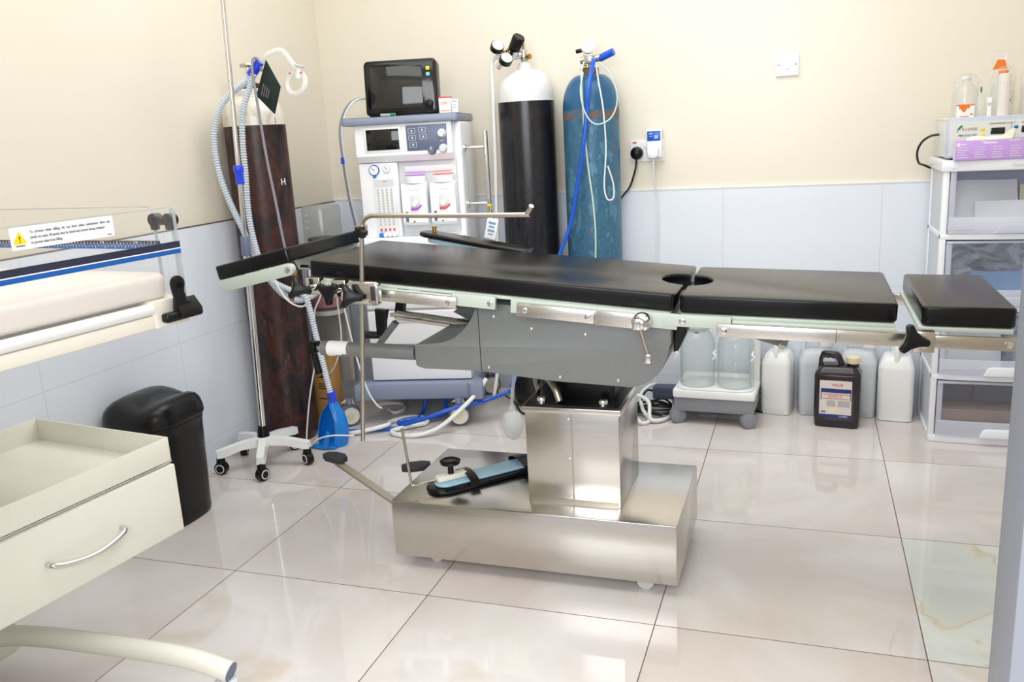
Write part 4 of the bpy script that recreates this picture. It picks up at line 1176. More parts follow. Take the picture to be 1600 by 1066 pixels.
# ------------------------------------------------------------------ jerrycans
def jerry(name, label, loc, rz, w, d, h, m, capm, group=None, handle='x'):
    R = thing(name, label, 'jerrycan', loc, rz, group, local=True)
    hb = h * .70
    rings = []
    for z, sx, sy in ((0, .90, .90), (h * .012, .97, .97), (h * .10, .98, .98), (h * .115, 1, 1), (hb * .97, 1, 1), (hb, .985, .985), (h * .80, .80, .80), (h * .83, .70, .66)):
        rings.append([V(x, y, z) for x, y in rrect(-w / 2 * sx, w / 2 * sx, -d / 2 * sy, d / 2 * sy, min(w, d) * .17, 5)])
    body = MB().loft(rings).build('body', m, R, 50)
    MB().tube([V(-w * .36, 0, h * .72), V(-w * .37, 0, h * .86), V(-w * .32, 0, h * .955), V(-w * .18, 0, h * .975), V(w * .02, 0, h * .965), V(w * .12, 0, h * .90), V(w * .14, 0, h * .80)], w * .075, 10).build('handle', m, R)
    nk = MB().lathe([(w * .16, h * .80), (w * .16, h * .885)], (w * .27, 0, 0), n=20).build('neck', m, R)
    MB().lathe([(w * .18, h * .87), (w * .185, h * .88), (w * .185, h * .95), (w * .165, h * .96)], (w * .27, 0, 0), n=24).build('cap', capm, R)
    return R
jerry('jerrycan', 'opaque white jerrycan next to the suction pump by the wall', (1.43, 1.70, 0), math.radians(80), .13, .115, .31, 'jerry', 'white_gloss')
jerry('jerrycan', 'translucent jerrycan between the opaque white and dark brown jerrycans', (1.575, 1.71, 0), math.radians(8), .135, .12, .32, 'jerryclear', 'white_gloss')
jerry('jerrycan', 'translucent jerrycan hidden behind the dark brown jerrycan', (1.735, 1.715, 0), math.radians(-8), .14, .12, .32, 'jerryclear', 'white_gloss')
J = jerry('jerrycan', 'opaque white jerrycan with green side label beside the drawer tower', (1.873, 1.69, 0), math.radians(84), .135, .13, .31, 'jerry', 'white_gloss')
MB().box(-.03, .045, .0645, .0662, .08, .19).build('side_label', 'palegreen', J)
MB().box(-.02, .035, .0655, .067, .155, .175).build('label_band', 'green_ink', J)
# the dark one in front, with its moulded handle and label
G = thing('jerrycan', 'dark brown jerrycan with cream cap standing in front of the white jerrycans', 'jerrycan', (1.656, 1.572, 0), math.radians(-6), local=True)
w, d, h = .168, .115, .292
rings = []
for z, sx, sy in ((0, .90, .90), (.004, .96, .96), (.03, .985, .985), (.04, 1, 1), (.205, 1, 1), (.212, .985, .98), (.236, .80, .72), (.24, .74, .64)):
    cx = (1 - sx) * .012
    rings.append([V(x + cx, y, z) for x, y in rrect(-w / 2 * sx, w / 2 * sx, -d / 2 * sy, d / 2 * sy, .02, 5)])
bd = MB().loft(rings).build('body', 'amber', G, 40)
hp = [(-.075, .20), (-.072, .262), (-.064, .288), (-.054, .293), (-.004, .290), (.008, .28), (.022, .245), (.026, .225), (.006, .225), (.0, .245), (-.006, .258), (-.013, .266), (-.022, .264), (-.03, .268), (-.039, .265), (-.048, .268), (-.056, .262), (-.058, .25), (-.054, .238), (-.05, .232), (-.05, .20)]
MB().prism(hp, -.012, .012, 'y', .004).build('handle', 'amber', G)
MB().prism([(-.052, .19), (-.052, .234), (-.0, .234), (.02, .23), (.02, .19)], -.03, .03, 'y', .004).build('handle_root', 'amber', G)
MB().lathe([(.022, .23), (.022, .252)], (.052, 0, 0), n=24).build('neck', 'amber', G)
MB().lathe([(.025, .25), (.0255, .253), (.0255, .272), (.022, .275)], (.052, 0, 0), n=28).build('cap', 'capcream', G)
yl = -d / 2 - .0006
lb = MB().box(-.062, .054, yl, yl + .002, .05, .19).build('label', 'label', G)
b = MB()
strip(b, (0, yl, 0), (1, 0, 0), (0, 0, 1), -.055, .05, .142, .158)
strip(b, (0, yl, 0), (1, 0, 0), (0, 0, 1), -.057, -.054, .112, .158)
strip(b, (0, yl, 0), (1, 0, 0), (0, 0, 1), .049, .052, .112, .158)
strip(b, (0, yl, 0), (1, 0, 0), (0, 0, 1), -.062, .054, .043, .055)
b.build('label_band', 'navy', lb)
b = MB()
strip(b, (0, yl, 0), (1, 0, 0), (0, 0, 1), -.028, .002, .062, .08)
b.build('label_patch', 'capcream', lb)
R_, U_ = (1, 0, 0), (0, 0, 1)
y2 = yl - .0006
text('VISUR', .016, 'red', lb, (-.02, y2, .168), R_, U_, shear=.2)
text('CHLORHEXIDINE GLUCONATE', .0075, 'red', lb, (-.049, y2, .133), R_, U_)
text('SOLUTION  BP', .0075, 'red', lb, (-.03, y2, .1245), R_, U_)
text('ANTISEPTIC & DISINFECTANT', .007, 'red', lb, (-.050, y2, .116), R_, U_)
text('5 LITRES', .009, 'white_ink', lb, (.008, y2, .0455), R_, U_)
b = MB()
for k in range(5):
    strip(b, (0, y2 + .0004, 0), R_, U_, .005, .048, .088 + k * .005, .0895 + k * .005)
    strip(b, (0, y2 + .0004, 0), R_, U_, -.035, -.004, .088 + k * .005, .0895 + k * .005)
b.build('lettering', 'grey_ink', lb)
b = MB()
for k in range(7):
    strip(b, (0, y2, 0), R_, U_, -.055 + k * .0025, -.0537 + k * .0025, .061, .068)
b.build('barcode', 'black_ink', lb)

# ------------------------------------------------------------------ drawer tower
TX0, TX1, TY0, TY1 = 1.962, 2.355, 1.425, 1.762
G = thing('drawer_tower', 'white plastic tower of four clear-fronted drawers against the back wall', 'drawer tower', ((TX0 + TX1) / 2, 1.6, 0))
fx = .5 * (TX0 + TX1)
def bow(x):
    return TY0 + .012 * ((x - fx) / (.5 * (TX1 - TX0))) ** 2 - .012
def shelf(z0, z1, x0=TX0, x1=TX1, extra=0, m='tower', nm='shelf'):
    n = 10
    poly = [(x0 + (x1 - x0) * i / n, bow(x0 + (x1 - x0) * i / n) - extra) for i in range(n + 1)] + [(x1, TY1), (x0, TY1)]
    return MB().prism(poly, z0, z1, 'z', .004).build(nm, m, G)
shelf(0, .028, nm='plinth')
for z in (.25, .5, .75):
    shelf(z - .014, z + .006)
tp = shelf(.968, 1.005, TX0 - .008, TX1 + .008, .008, nm='top')
MB().prism(rrect(fx + .005, fx + .045, .981, .990, .0035), TY0 - .0220, TY0 - .019, 'y', .0008).build('emblem', 'machine_grey', tp)
MB().lathe([(.006, 0), (.006, .001)], (fx + .009, TY0 - .0212, .987), (0, -1, 0), n=16).build('emblem', 'machine_grey', tp)
b = MB().box(TX0, TX0 + .02, TY0 + .0, TY0 + .03, .02, .975, .004)
b.build('post', 'tower', G)
MB().box(TX1 - .02, TX1, TY0, TY0 + .03, .02, .975, .004).build('post', 'tower', G)
for x0 in (TX0, TX1 - .02):
    MB().box(x0, x0 + .02, TY1 - .03, TY1, .02, .975, .004).build('post', 'tower', G)
M['tower_side'] = clear('tower_side_panel', '#eef0f6', .3, .72)
for x0 in (TX0 + .004, TX1 - .008):
    MB().box(x0, x0 + .004, TY0 + .03, TY1 - .03, .02, .97).build('side_panel', 'tower_side', G)
MB().box(TX0 + .01, TX1 - .01, TY1 - .008, TY1 - .004, .02, .97).build('back_panel', 'tower_side', G)
for k in range(4):
    z0, z1 = k * .25 + (.03 if k == 0 else .008), k * .25 + .232
    x0, x1 = TX0 + .022, TX1 - .022
    n = 10
    xs = [x0 + (x1 - x0) * i / n for i in range(n + 1)]
    poly = [(x, bow(x) - .002) for x in xs] + [(x, bow(x) + .002) for x in reversed(xs)]
    fr = MB().prism(poly, z0 + .055, z1, 'z').build('drawer', 'drawerfront', G)
    poly2 = [(x, bow(x) - .010) for x in xs] + [(x, bow(x) + .004) for x in reversed(xs)]
    MB().prism(poly2, z0, z0 + .056, 'z', .002).build('lower_band', 'drawerrib', fr)
    b = MB().box(x0, x0 + .018, TY0 - .006, TY0 + .006, z0 + .05, z1, .002)
    b.build('front_rib', 'drawerrib', fr)
    MB().box(x0, x1, TY0 - .012, TY0 + .004, z1 - .008, z1, .002).build('front_lip', 'drawerrib', fr)
    b = MB()
    for j in range(6):
        b.box(x0 + .01, x0 + .125, TY0 - .0135, TY0 - .0095, z0 + .008 + j * .008, z0 + .0095 + j * .008)
    b.build('ribbing', 'drawerfront', fr)
    MB().prism([(x0 + .14, z0 + .002), (x0 + .15, z0 + .028), (x0 + .165, z0 + .034), (x0 + .30, z0 + .034), (x0 + .315, z0 + .028), (x0 + .325, z0 + .002)], TY0 - .032, TY0 - .010, 'y', .004).build('pull', 'drawerrib' if k > 1 else 'tower', fr)
    MB().box(x0, x1, TY0 + .006, TY1 - .03, z0, z0 + .003).build('drawer_floor', 'tower_side', fr)
# what the drawers hold
def packet(name, label, cat, cx, cy, cz, w, h, t, tilt, yaw, m, wave=.004, seed=1, group=None):
    """a soft packet leaning in a drawer"""
    rd = random.Random(seed)
    ph = [rd.uniform(0, 6) for _ in range(4)]
    mb = MB()
    N = 10
    T1, T2 = [], []
    Mx = Matrix.Rotation(yaw, 4, 'Z') @ Matrix.Rotation(tilt, 4, 'X')
    for i in range(N + 1):
        for j in range(N + 1):
            u, v = i / N - .5, j / N
            e = min(1, 4 * min(i / N, 1 - i / N)) * min(1, 4 * min(j / N, 1 - j / N))
            wv = wave * (math.sin(7 * u + ph[0]) + math.sin(6 * v + ph[1]))
            T1.append(mb.bm.verts.new(Mx @ V(u * w, wv - t / 2 * (.1 + .9 * e), v * h)))
            T2.append(mb.bm.verts.new(Mx @ V(u * w, wv + t / 2 * (.1 + .9 * e), v * h)))
    kx = lambda i, j: i * (N + 1) + j
    for i in range(N):
        for j in range(N):
            mb.bm.faces.new((T1[kx(i, j)], T1[kx(i + 1, j)], T1[kx(i + 1, j + 1)], T1[kx(i, j + 1)]))
            mb.bm.faces.new((T2[kx(i, j)], T2[kx(i, j + 1)], T2[kx(i + 1, j + 1)], T2[kx(i + 1, j)]))
    for i in range(N):
        for e in ((kx(i, 0), kx(i + 1, 0)), (kx(i, N), kx(i + 1, N)), (kx(0, i), kx(0, i + 1)), (kx(N, i), kx(N, i + 1))):
            mb.bm.faces.new((T1[e[0]], T1[e[1]], T2[e[1]], T2[e[0]]))
    lo = min(v.co.z for v in mb.bm.verts)
    o = mb.build(name, m, None, 60)
    o.location = (cx, cy, cz - lo)
    return tag(o, label, cat, group)
zt = .762
G2 = thing('supply_box', 'blue and lilac supply box standing at the back of the top drawer', 'box', (2.17, 1.655, zt), local=True)
MB().box(-.16, .165, -.06, .06, 0, .20, .002).build('carton', mat('lilac_blue_card', '#aeb2d6', .6, var=.05), G2)
MB().box(-.075, .165, -.0615, -.06, .04, .135).build('blue_panel', mat('sky_blue_card', '#6fa6cc', .6, var=.05), G2)
text('kindoline', .026, 'lilac', G2, (-.055, -.062, .145), (1, 0, 0), (0, 0, 1), ext=.0005)
text('Disposable Surgical Gown', .013, 'slate_dark', G2, (-.02, -.0625, .118), (1, 0, 0), (0, 0, 1), ext=.0005)
packet('gauze_pouch', 'large white gauze pouch heaped in the middle of the top drawer', 'pouch', 2.10, 1.475, zt, .23, .185, .02, -.5, .05, 'pouch', .004, 2)
packet('gauze_pouch', 'white pouch with blue mark at the front of the top drawer', 'pouch', 2.17, 1.445, zt, .20, .105, .018, -.35, -.1, 'paper', .003, 5)
packet('gauze_pouch', 'creamy folded pouch beside the blue box in the top drawer', 'pouch', 2.275, 1.51, zt, .12, .15, .02, -.2, -.1, 'capcream', .003, 9)
packet('film_packet', 'crumpled grey film packets filling the second drawer', 'packet', 2.15, 1.52, .512, .31, .20, .04, -.35, .0, 'pouch_grey', .012, 3)
packet('film_packet', 'blue wrapped packet lying in front in the second drawer', 'packet', 2.20, 1.445, .512, .26, .11, .02, -.25, -.0, 'pouch_blue', .008, 12)
packet('glove_packet', 'white paper glove packets in the third drawer', 'packet', 2.09, 1.455, .262, .20, .15, .03, -.4, .1, 'pouch', .008, 4)
packet('glove_packet', 'grey blue packet beside the glove packets in the third drawer', 'packet', 2.245, 1.52, .262, .18, .18, .03, -.25, -.05, 'pouch_grey', .01, 6)
packet('glove_packet', 'blue packet at the back of the third drawer', 'packet', 2.10, 1.62, .262, .22, .18, .03, -.1, .0, 'pouch_blue', .006, 7)
c = thing('brown_carton', 'low brown cardboard carton at the front of the bottom drawer', 'box', (2.16, 1.50, .0345), 0, local=True)
MB().box(-.16, .16, -.05, .05, 0, .085, .001).build('carton', 'envelope', c)
MB().box(-.16, .16, -.001, .001, .085, .086).build('flap_seam', 'envelope_grey', c)
packet('paper_envelope', 'large grey envelope leaning at the back of the bottom drawer', 'envelope', 2.12, 1.63, .0345, .28, .19, .008, -.15, .05, 'envelope_grey', .002, 8)
packet('paper_envelope', 'pale grey envelope slanting across the bottom drawer', 'envelope', 2.23, 1.585, .0345, .20, .18, .006, -.2, -.25, 'envelope_grey', .003, 10)

# ------------------------------------------------------------------ electrosurgical unit on the tower
EX0, EX1, EY0, EY1, EZ = 1.966, 2.33, 1.432, 1.74, 1.013
G = thing('electrosurgical_unit', 'pale grey electrosurgical unit on top of the drawer tower', 'electrosurgical unit', (2.15, 1.59, 1.005))
cs = MB().box(EX0, EX1, EY0 + .012, EY1, EZ, EZ + .125, .003).build('case', 'esu', G)
MB().box(EX0 - .002, EX1 + .002, EY0 + .004, EY0 + .016, EZ - .001, EZ + .131, .004).build('front_frame', 'esu_edge', cs)
MB().box(EX0 - .001, EX1, EY0 + .012, EY1, EZ + .122, EZ + .129, .003).build('lid', 'esu', cs)
fp = MB().box(EX0 + .008, EX1 - .006, EY0 + .002, EY0 + .006, EZ + .006, EZ + .117).build('front_panel', 'esu', cs)
for x in (EX0 + .03, EX1 - .03):
    for y in (EY0 + .04, EY1 - .03):
        MB().cyl((x, y, 1.005), (x, y, EZ), .012, n=14).build('foot', 'black', cs)
ey = EY0 + .0016
pts = [(0, 0), (.004, .006), (.016, .016), (.018, .022), (.012, .022), (.004, .014)]
MB().prism([(EX0 + .028 + x, EZ + .083 + z) for x, z in pts], ey - .0008, ey + .0006, 'y').build('logo_mark', 'green_ink', fp)
text('R', .013, 'grey_ink', fp, (EX0 + .044, ey, EZ + .087), R_, U_)
text('O', .014, 'redcap', fp, (EX0 + .053, ey, EZ + .0865), R_, U_)
text('MISE', .013, 'grey_ink', fp, (EX0 + .064, ey, EZ + .0875), R_, U_, shear=.15)
text('FBB-X1/2 VRF', .0095, 'black_ink', fp, (EX0 + .033, ey, EZ + .069), R_, U_, shear=.2)
text('\u2022 MONOPOLAR CUT', .0075, 'black_ink', fp, (EX0 + .122, ey, EZ + .104), R_, U_)
text('\u2022 MONOPOLAR COAG', .0075, 'black_ink', fp, (EX0 + .215, ey, EZ + .104), R_, U_)
b = MB()
for (x0, x1, z0, z1) in ((.19, .202, .107, .1082), (.19, .1912, .082, .108), (.075, .093, .057, .0585), (.0265, .034, .053, .0545)):
    strip(b, (EX0, ey, EZ), R_, U_, x0, x1, z0, z1)
b.build('panel_marking', 'grey_ink', fp)
for x0, z0 in ((.130, .072), (.220, .074)):
    MB().box(EX0 + x0, EX0 + x0 + .042, ey - .001, ey + .002, EZ + z0, EZ + z0 + .021, .001).build('display', 'screen', fp)
for x, z, m in ((.10, .085, 'yellow'), (.10, .066, 'yellow'), (.13, .052, 'yellow'), (.198, .088, 'bluehose'), (.228, .053, 'bluehose'), (.258, .054, 'bluehose')):
    MB().box(EX0 + x, EX0 + x + .012, ey - .002, ey + .002, EZ + z, EZ + z + .009, .002).build('panel_button', m, fp)
MB().box(EX0 + .18, EX1 - .008, ey - .001, ey + .002, EZ + .028, EZ + .046).build('blue_band', 'bluehose', fp)
MB().cyl((EX0 + .03, ey - .001, EZ + .046), (EX0 + .03, ey + .002, EZ + .046), .0025, n=10).build('indicator', 'black_ink', fp)
solo(MB().tube([(EX0 - .0015, 1.62, EZ + .075), (EX0 - .03, 1.62, EZ + .07), (EX0 - .055, 1.63, EZ + .05), (EX0 - .066, 1.65, EZ + .015), (EX0 - .055, 1.69, EZ - .025), (EX0 - .025, 1.76, EZ - .04), (EX0 + .02, 1.773, EZ - .07), (EX0 + .06, 1.774, EZ - .16), (EX0 + .08, 1.774, EZ - .3)], .0042, 10), 'power_cable', 'cable_black', 'black cord curving out from the side of the electrosurgical unit', 'cord', (EX0 - .05, 1.64, .9))
# glove box in front
G = thing('glove_box', 'lilac glove box lying on its edge in front of the electrosurgical unit', 'glove box', (2.10, 1.42, 1.005), math.radians(1), local=True)
MB().box(-.112, .102, -.022, .006, 0, .064, .001).build('carton', 'lilac', G)
MB().box(-.1135, -.1118, -.021, .005, .001, .063).build('end_flap', 'lilac_pale', G)
b = MB()
for (x0, x1, z0, z1) in ((-.095, -.08, .049, .0525), (-.035, -.02, .058, .0605), (-.03, .012, .052, .0565), (.046, .078, .058, .0605)):
    strip(b, (0, -.0223, 0), R_, U_, x0, x1, z0, z1)
for col in range(4):
    for r in range(5):
        strip(b, (0, -.0223, 0), R_, U_, -.105 + col * .052, -.072 + col * .052 - (r % 3) * .005, .008 + r * .008, .0095 + r * .008)
b.build('lettering', 'white_ink', G)
b = MB().lathe([(.006, 0), (.006, .0006)], (-.103, -.022, .051), (0, -1, 0), n=20)
b.build('logo_mark', 'white_ink', G)
gl = MB().ball((-.045, -.008, .064), .04, .9, .28, .36).ball((.01, -.008, .064), .045, 1.0, .26, .27).build('glove_cuffs', 'glove', G, 60)
MB().loft([[V(.0, -.012, .062), V(.055, -.012, .062), V(.055, .0, .062), V(.0, .0, .062)], [V(.03, -.010, .078), V(.06, -.010, .076), V(.06, -.004, .076), V(.03, -.004, .078)], [V(.054, -.008, .097), V(.064, -.008, .097), V(.064, -.006, .097), V(.054, -.006, .097)]]).build('glove_tip', 'glove', gl, 60)
# bottles on top of the unit
zt = EZ + .1295
c = thing('pill_box', 'white pill box with orange splash at the edge of the electrosurgical unit', 'box', (2.022, 1.475, zt), math.radians(4), local=True)
MB().box(-.024, .024, -.018, .018, 0, .043, .001).build('carton', 'paper', c)
MB().box(-.0243, .0243, -.0183, .0183, .039, .0434).build('top_flap', 'orange', c)
MB().prism([(-.0235, .039), (.01, .039), (.009, .031), (.0, .030), (-.003, .022), (-.008, .018), (-.014, .022), (-.0165, .029), (-.0235, .030)], -.0188, -.0178, 'y').build('orange_splash', 'orange', c)
b = MB()
strip(b, (0, -.0183, 0), R_, U_, -.02, .008, .003, .005)
strip(b, (0, -.0183, 0), R_, U_, .012, .019, .009, .013)
b.build('lettering', 'red', c)
def infusion(label, x, y, r, h, cap, lab=True, bag=True, capm='machine_grey'):
    R = thing('infusion_bottle', label, 'bottle', (x, y, zt), 0, local=True)
    MB().lathe([(r * .9, 0), (r, .006), (r, h * .62), (r * .85, h * .74), (r * .42, h * .84), (r * .38, h * .92)], n=28).build('bottle', 'bottle', R)
    MB().lathe([(r * .42, h * .91), (r * .44, h * .92), (r * .44, h * .985), (r * .4, h)], n=20).build('cap', capm, R)
    if lab:
        q = MB()
        for i in range(12):
            pass
        n = 12
        pr = [(-100 + 130 * i / n) for i in range(n + 1)]
        outer = [((r + .001) * math.cos(math.radians(a)), (r + .001) * math.sin(math.radians(a))) for a in pr]
        inner = [((r + .0002) * math.cos(math.radians(a)), (r + .0002) * math.sin(math.radians(a))) for a in reversed(pr)]
        lb = MB().prism(outer + inner, h * .22, h * .55, 'z').build('label', 'paper', R)
        a0 = math.radians(-75)
        nrm = V(math.cos(a0), math.sin(a0), 0)
        rt = V(-nrm.y, nrm.x, 0)
        text('DN', h * .09, 'black_ink', lb, nrm * (r + .002) - rt * .008 + V(0, 0, h * .30), rt, (0, 0, 1), ext=.001)
    if bag:
        MB().lathe([(r * 1.05, .001), (r * 1.12, h * .3), (r * 1.12, h * .8), (r * .9, h * 1.02), (r * .3, h * 1.08)], n=18, sy=.95).build('film_bag', 'bag', R)
    return R
infusion('clear plastic bottle in film behind the small pill box', 2.03, 1.545, .036, .135, True, lab=False)
infusion('bagged infusion bottle with orange cap behind the tall cream tube', 2.145, 1.565, .034, .15, True, capm='orange')
R = infusion('bagged infusion bottle at the far end of the electrosurgical unit', 2.232, 1.53, .036, .155, True)
c = thing('dropper_bottle', 'small squeeze bottle with green tip between the infusion bottles', 'bottle', (2.072, 1.51, zt), 0, local=True)
MB().lathe([(.013, 0), (.014, .004), (.014, .048), (.011, .06), (.005, .07), (.004, .082)], n=18).build('bottle', 'bottle', c)
MB().lathe([(.003, .08), (.0025, .098)], n=10).build('tip', 'green_ink', c)
c = thing('vial_carton', 'slim white vial carton beside the squeeze bottle', 'box', (2.097, 1.50, zt), .1, local=True)
MB().box(-.006, .006, -.006, .006, 0, .062, .0005).build('carton', 'paper', c)
MB().box(-.0062, .0062, -.0063, -.0058, .035, .045).build('band', 'palegreen', c)
c = thing('specimen_tube', 'tall cream plastic tube standing on the electrosurgical unit', 'tube', (2.137, 1.487, zt), 0, local=True)
MB().lathe([(.017, 0), (.018, .003), (.018, .103)], n=26).build('body', 'cream_soft', c)
MB().lathe([(.0187, .103), (.0187, .134), (.017, .136)], n=26).build('lid', 'cream_soft', c)
c = thing('film_bag', 'crumpled clear film bag with orange clip above the cream tube', 'bag', (2.14, 1.62, zt), 0, local=True)
fb = MB().lathe([(.02, 0), (.03, .06), (.03, .13), (.02, .165), (.034, .20), (.03, .215)], n=9, sy=.4).build('film', 'bag', c, 20)
MB().prism([(-.022, .155), (.022, .155), (.014, .185), (-.008, .187)], -.014, -.011, 'y').build('clip', 'orange', fb)

# ------------------------------------------------------------------ pedal bin
G = thing('pedal_bin', 'black plastic pedal bin with cushioned lid standing by the tiled wall', 'bin', (-.458, .275, 0))
rings = []
def bell(z, s, dx=0):
    cx, cy = -.458, .275
    out = []
    for i in range(36):
        t = 2 * PI * i / 36
        c, s_ = math.cos(t), math.sin(t)
        out.append(V(cx + dx + .128 * s * math.copysign(abs(c) ** .62, c), cy + .128 * s * math.copysign(abs(s_) ** .62, s_), z))
    return out
MB().loft([bell(0, .88), bell(.012, .92), bell(.02, .92), bell(.30, .985), bell(.325, .995), bell(.33, 1.01), bell(.338, 1.01)]).build('body', 'bin', G, 50)
def lid_ring(z, s, b_):
    out = []
    for v in bell(z, s):
        t = (v.x + .458) / .13
        ridge = b_ * (abs(math.sin(1.5 * PI * (t * .5 + .5))) - .5) * .028
        out.append(v + V(0, 0, ridge))
    return out
MB().loft([bell(.340, 1.03), bell(.346, 1.05), bell(.356, 1.05)] + [lid_ring(z, s, b_) for z, s, b_ in ((.368, 1.04, .1), (.386, 1.0, .3), (.400, .92, .6), (.410, .78, .8), (.415, .58, .9), (.418, .3, .9), (.419, .04, .9))]).build('lid', 'bin', G, 70)
MB().box(-.49, -.40, .135, .17, .012, .03, .005).build('pedal', 'bin', G)

# ------------------------------------------------------------------ infant warmer
WA = math.radians(-7.2)
G = thing('infant_warmer', 'cream infant warmer with clear side panels, drawer and wheeled leg by the tiled wall', 'infant warmer', (.36, -.47, 0), WA, local=True)
BW, BD = .62, .66    # along the wall side / across
# bed
bedf = MB().prism(rrect(-BD, 0, -BW, .0, .02), .846, .872, 'z', .004).build('bed_frame', 'cream_frame', G)
MB().box(-.055, .002, -.085, .002, .845, .898, .004).build('corner_block', 'cream_frame', bedf)
MB().cyl((-.008, -BW, .884), (-.008, -.083, .884), .0115, n=20).build('front_rail', 'white_gloss', bedf)
MB().box(-BD + .02, -.045, -BW + .02, -.045, .872, .897).build('bed_tray', 'cream_frame', bedf)
mt = MB().prism(rrect(-BD + .03, -.012, -BW + .03, -.020, .03), .897, .947, 'z', .014, 4).build('mattress', 'cream_soft', G)
# clear panels
p1 = MB().prism(rrect(-BW, -.008, .874, 1.072, .012), .004, .010, 'x', .001).build('end_panel', 'acrylic', G)
MB().box(.0035, .0105, -.0095, -.0075, .885, 1.068).build('panel_edge', 'acrylic_edge', p1)
MB().box(.0035, .0105, -BW, -.02, 1.0705, 1.0725).build('panel_edge', 'acrylic_edge', p1)
for z0, z1, m in ((.9935, 1.006, 'navydark'), (.9915, .9935, 'paper'), (.9825, .9915, 'stripeblue')):
    if m == 'navydark' and m not in M:
        M['navydark'] = mat('dark_navy_strip', '#25283f', .35)
        M['stripeblue'] = mat('blue_strip', '#0f58a8', .35)
    MB().box(.0098, .0118, -BW, -.008, z0, z1).build('edge_strip', m if m in M else 'navydark', p1)
p2 = MB().prism(rrect(-BD, -.004, .874, 1.072, .02), -.004, .002, 'y', .001).build('side_panel', 'acrylic', G)
MB().box(-BD, -.07, -.0045, .0025, 1.0705, 1.0725).build('panel_edge', 'acrylic_edge', p2)
MB().box(-.058, -.056, -.0045, .0025, .91, 1.06).build('panel_edge', 'acrylic_edge', p2)
MB().box(-.010, -.008, -.0045, .0025, .91, 1.068).build('panel_edge', 'acrylic_edge', p2)
MB().tube([(-.085, -.001, 1.0715), (-.070, -.001, 1.070), (-.060, -.001, 1.062), (-.057, -.001, 1.05)], .0012, 6).build('panel_edge', 'acrylic_edge', p2)
# ruler strips
for z0, z1, m in ((.997, 1.005, 'navydark'), (.988, .9965, 'stripeblue')):
    MB().box(-.56, -.045, -.0062, -.0042, z0, z1).build('ruler_strip', m, p2)
b = MB()
for k in range(52):
    x = -.553 + k * .0097
    b.box(x, x + .0009, -.0068, -.006, .9975, .9975 + (.004 if k % 5 else .0065))
    b.box(x + .003, x + .0039, -.0068, -.006, .9885 + (.004 if k % 3 else .0015), .9955)
b.build('ruler_marking', 'white_ink', p2)
for k in range(5):
    text(str(10 * (k + 1)), .006, 'white_ink', p2, (-.50 + k * .097, -.0066, 1.0), (1, 0, 0), (0, 0, 1))
# warning sticker on the end panel (faces +x)
st = MB().prism(rrect(-.348, -.152, 1.034, 1.070, .003), .0102, .0108, 'x').build('warning_sticker', 'paper', p1)
RR, UU = (0, 1, 0), (0, 0, 1)
for i, s_ in enumerate(('To  prevent  infant  falling,  do  not  leave  infant  unattended  when  any', 'panels are open. All panels must be closed and secured during transport', 'to prevent infant from falling.')):
    text(s_, .0070, 'grey_ink', st, (.0112, -.314, 1.0585 - i * .0088), RR, UU, sx=.755 if i == 0 else .70)
MB().prism([(-.343, 1.043), (-.323, 1.043), (-.3215, 1.0445), (-.3315, 1.0615), (-.3345, 1.0615), (-.3445, 1.0445)], .0106, .0112, 'x').build('warning_triangle', 'yellow', st)
text('!', .015, 'black_ink', st, (.0115, -.3348, 1.0455), RR, UU)
text('WARNING', .0035, 'black_ink', st, (.0112, -.3415, 1.0388), RR, UU)
text('1.04.011', .003, 'black_ink', st, (.0112, -.168, 1.037), RR, UU)
# black hinges and latches
hg = MB().prism(arc(-.062, .960, .016, -10, 190, 12) + [(-.074, .935), (-.078, .918), (-.078, .893), (-.018, .893), (-.015, .908), (-.046, .925), (-.05, .945)], .012, .022, 'x', .003).build('corner_hinge', 'black', bedf)
hg.data.transform(Matrix.Translation((0, .028, -.034)))
MB().cyl((.022, -.034, .924), (.026, -.034, .924), .006, n=16).build('hinge_pin', 'black_gloss', hg)
MB().box(.004, .024, -.075, .018, .855, .874, .006, 3).build('hinge_barrel', 'black', hg)
b = MB().prism([(.012, .896), (.03, .873), (.03, .862), (.012, .862)], -.046, .01, 'y', .002)
b.build('hinge_web', 'black', hg)
for x in (-.052, -.012):
    q = MB().cyl((x, -.010, 1.046), (x, .008, 1.046), .0125, n=22).build('panel_clip', 'black', p2)
    MB().cyl((x, -.013, 1.046), (x, -.010, 1.046), .006, n=16).build('clip_button', 'black_gloss', q)
    MB().box(x - .010, x + .003 if x < -.03 else x + .010, -.009, .006, 1.026, 1.045, .003).build('clip_arm', 'black', q)
MB().box(-.045, -.018, -.009, .006, 1.036, 1.05, .002).build('clip_bridge', 'black', p2)
# tray and drawer below
TXR, TYR, TXL, TYL = -.176, .054, -.62, -.62
b = MB()
t = .003
b.box(TXL, TXR, TYL, TYR, .502, .506)
tr = b.build('tray', 'cream', G)
for a in ((TXR - t, TXR, TYL, TYR), (TXL, TXL + t, TYL, TYR), (TXL, TXR, TYR - t, TYR), (TXL, TXR, TYL, TYL + t)):
    MB().box(a[0], a[1], a[2], a[3], .502, .56, .001).build('tray_wall', 'cream', tr)
MB().box(TXL + .01, TXR - .008, TYL + .01, TYR - .006, .36, .50).build('drawer_case', 'cream', G)
dr = MB().box(TXR - .012, TXR + .006, TYL, TYR + .002, .338, .497, .003).build('drawer', 'cream', G)
hx = TXR + .006
MB().tube([(hx, -.105, .415), (hx + .014, -.107, .414), (hx + .022, -.125, .409), (hx + .027, -.17, .402), (hx + .027, -.21, .402), (hx + .022, -.255, .409), (hx + .014, -.275, .415), (hx, -.277, .416)], .0055, 12).build('handle', 'chrome', dr)
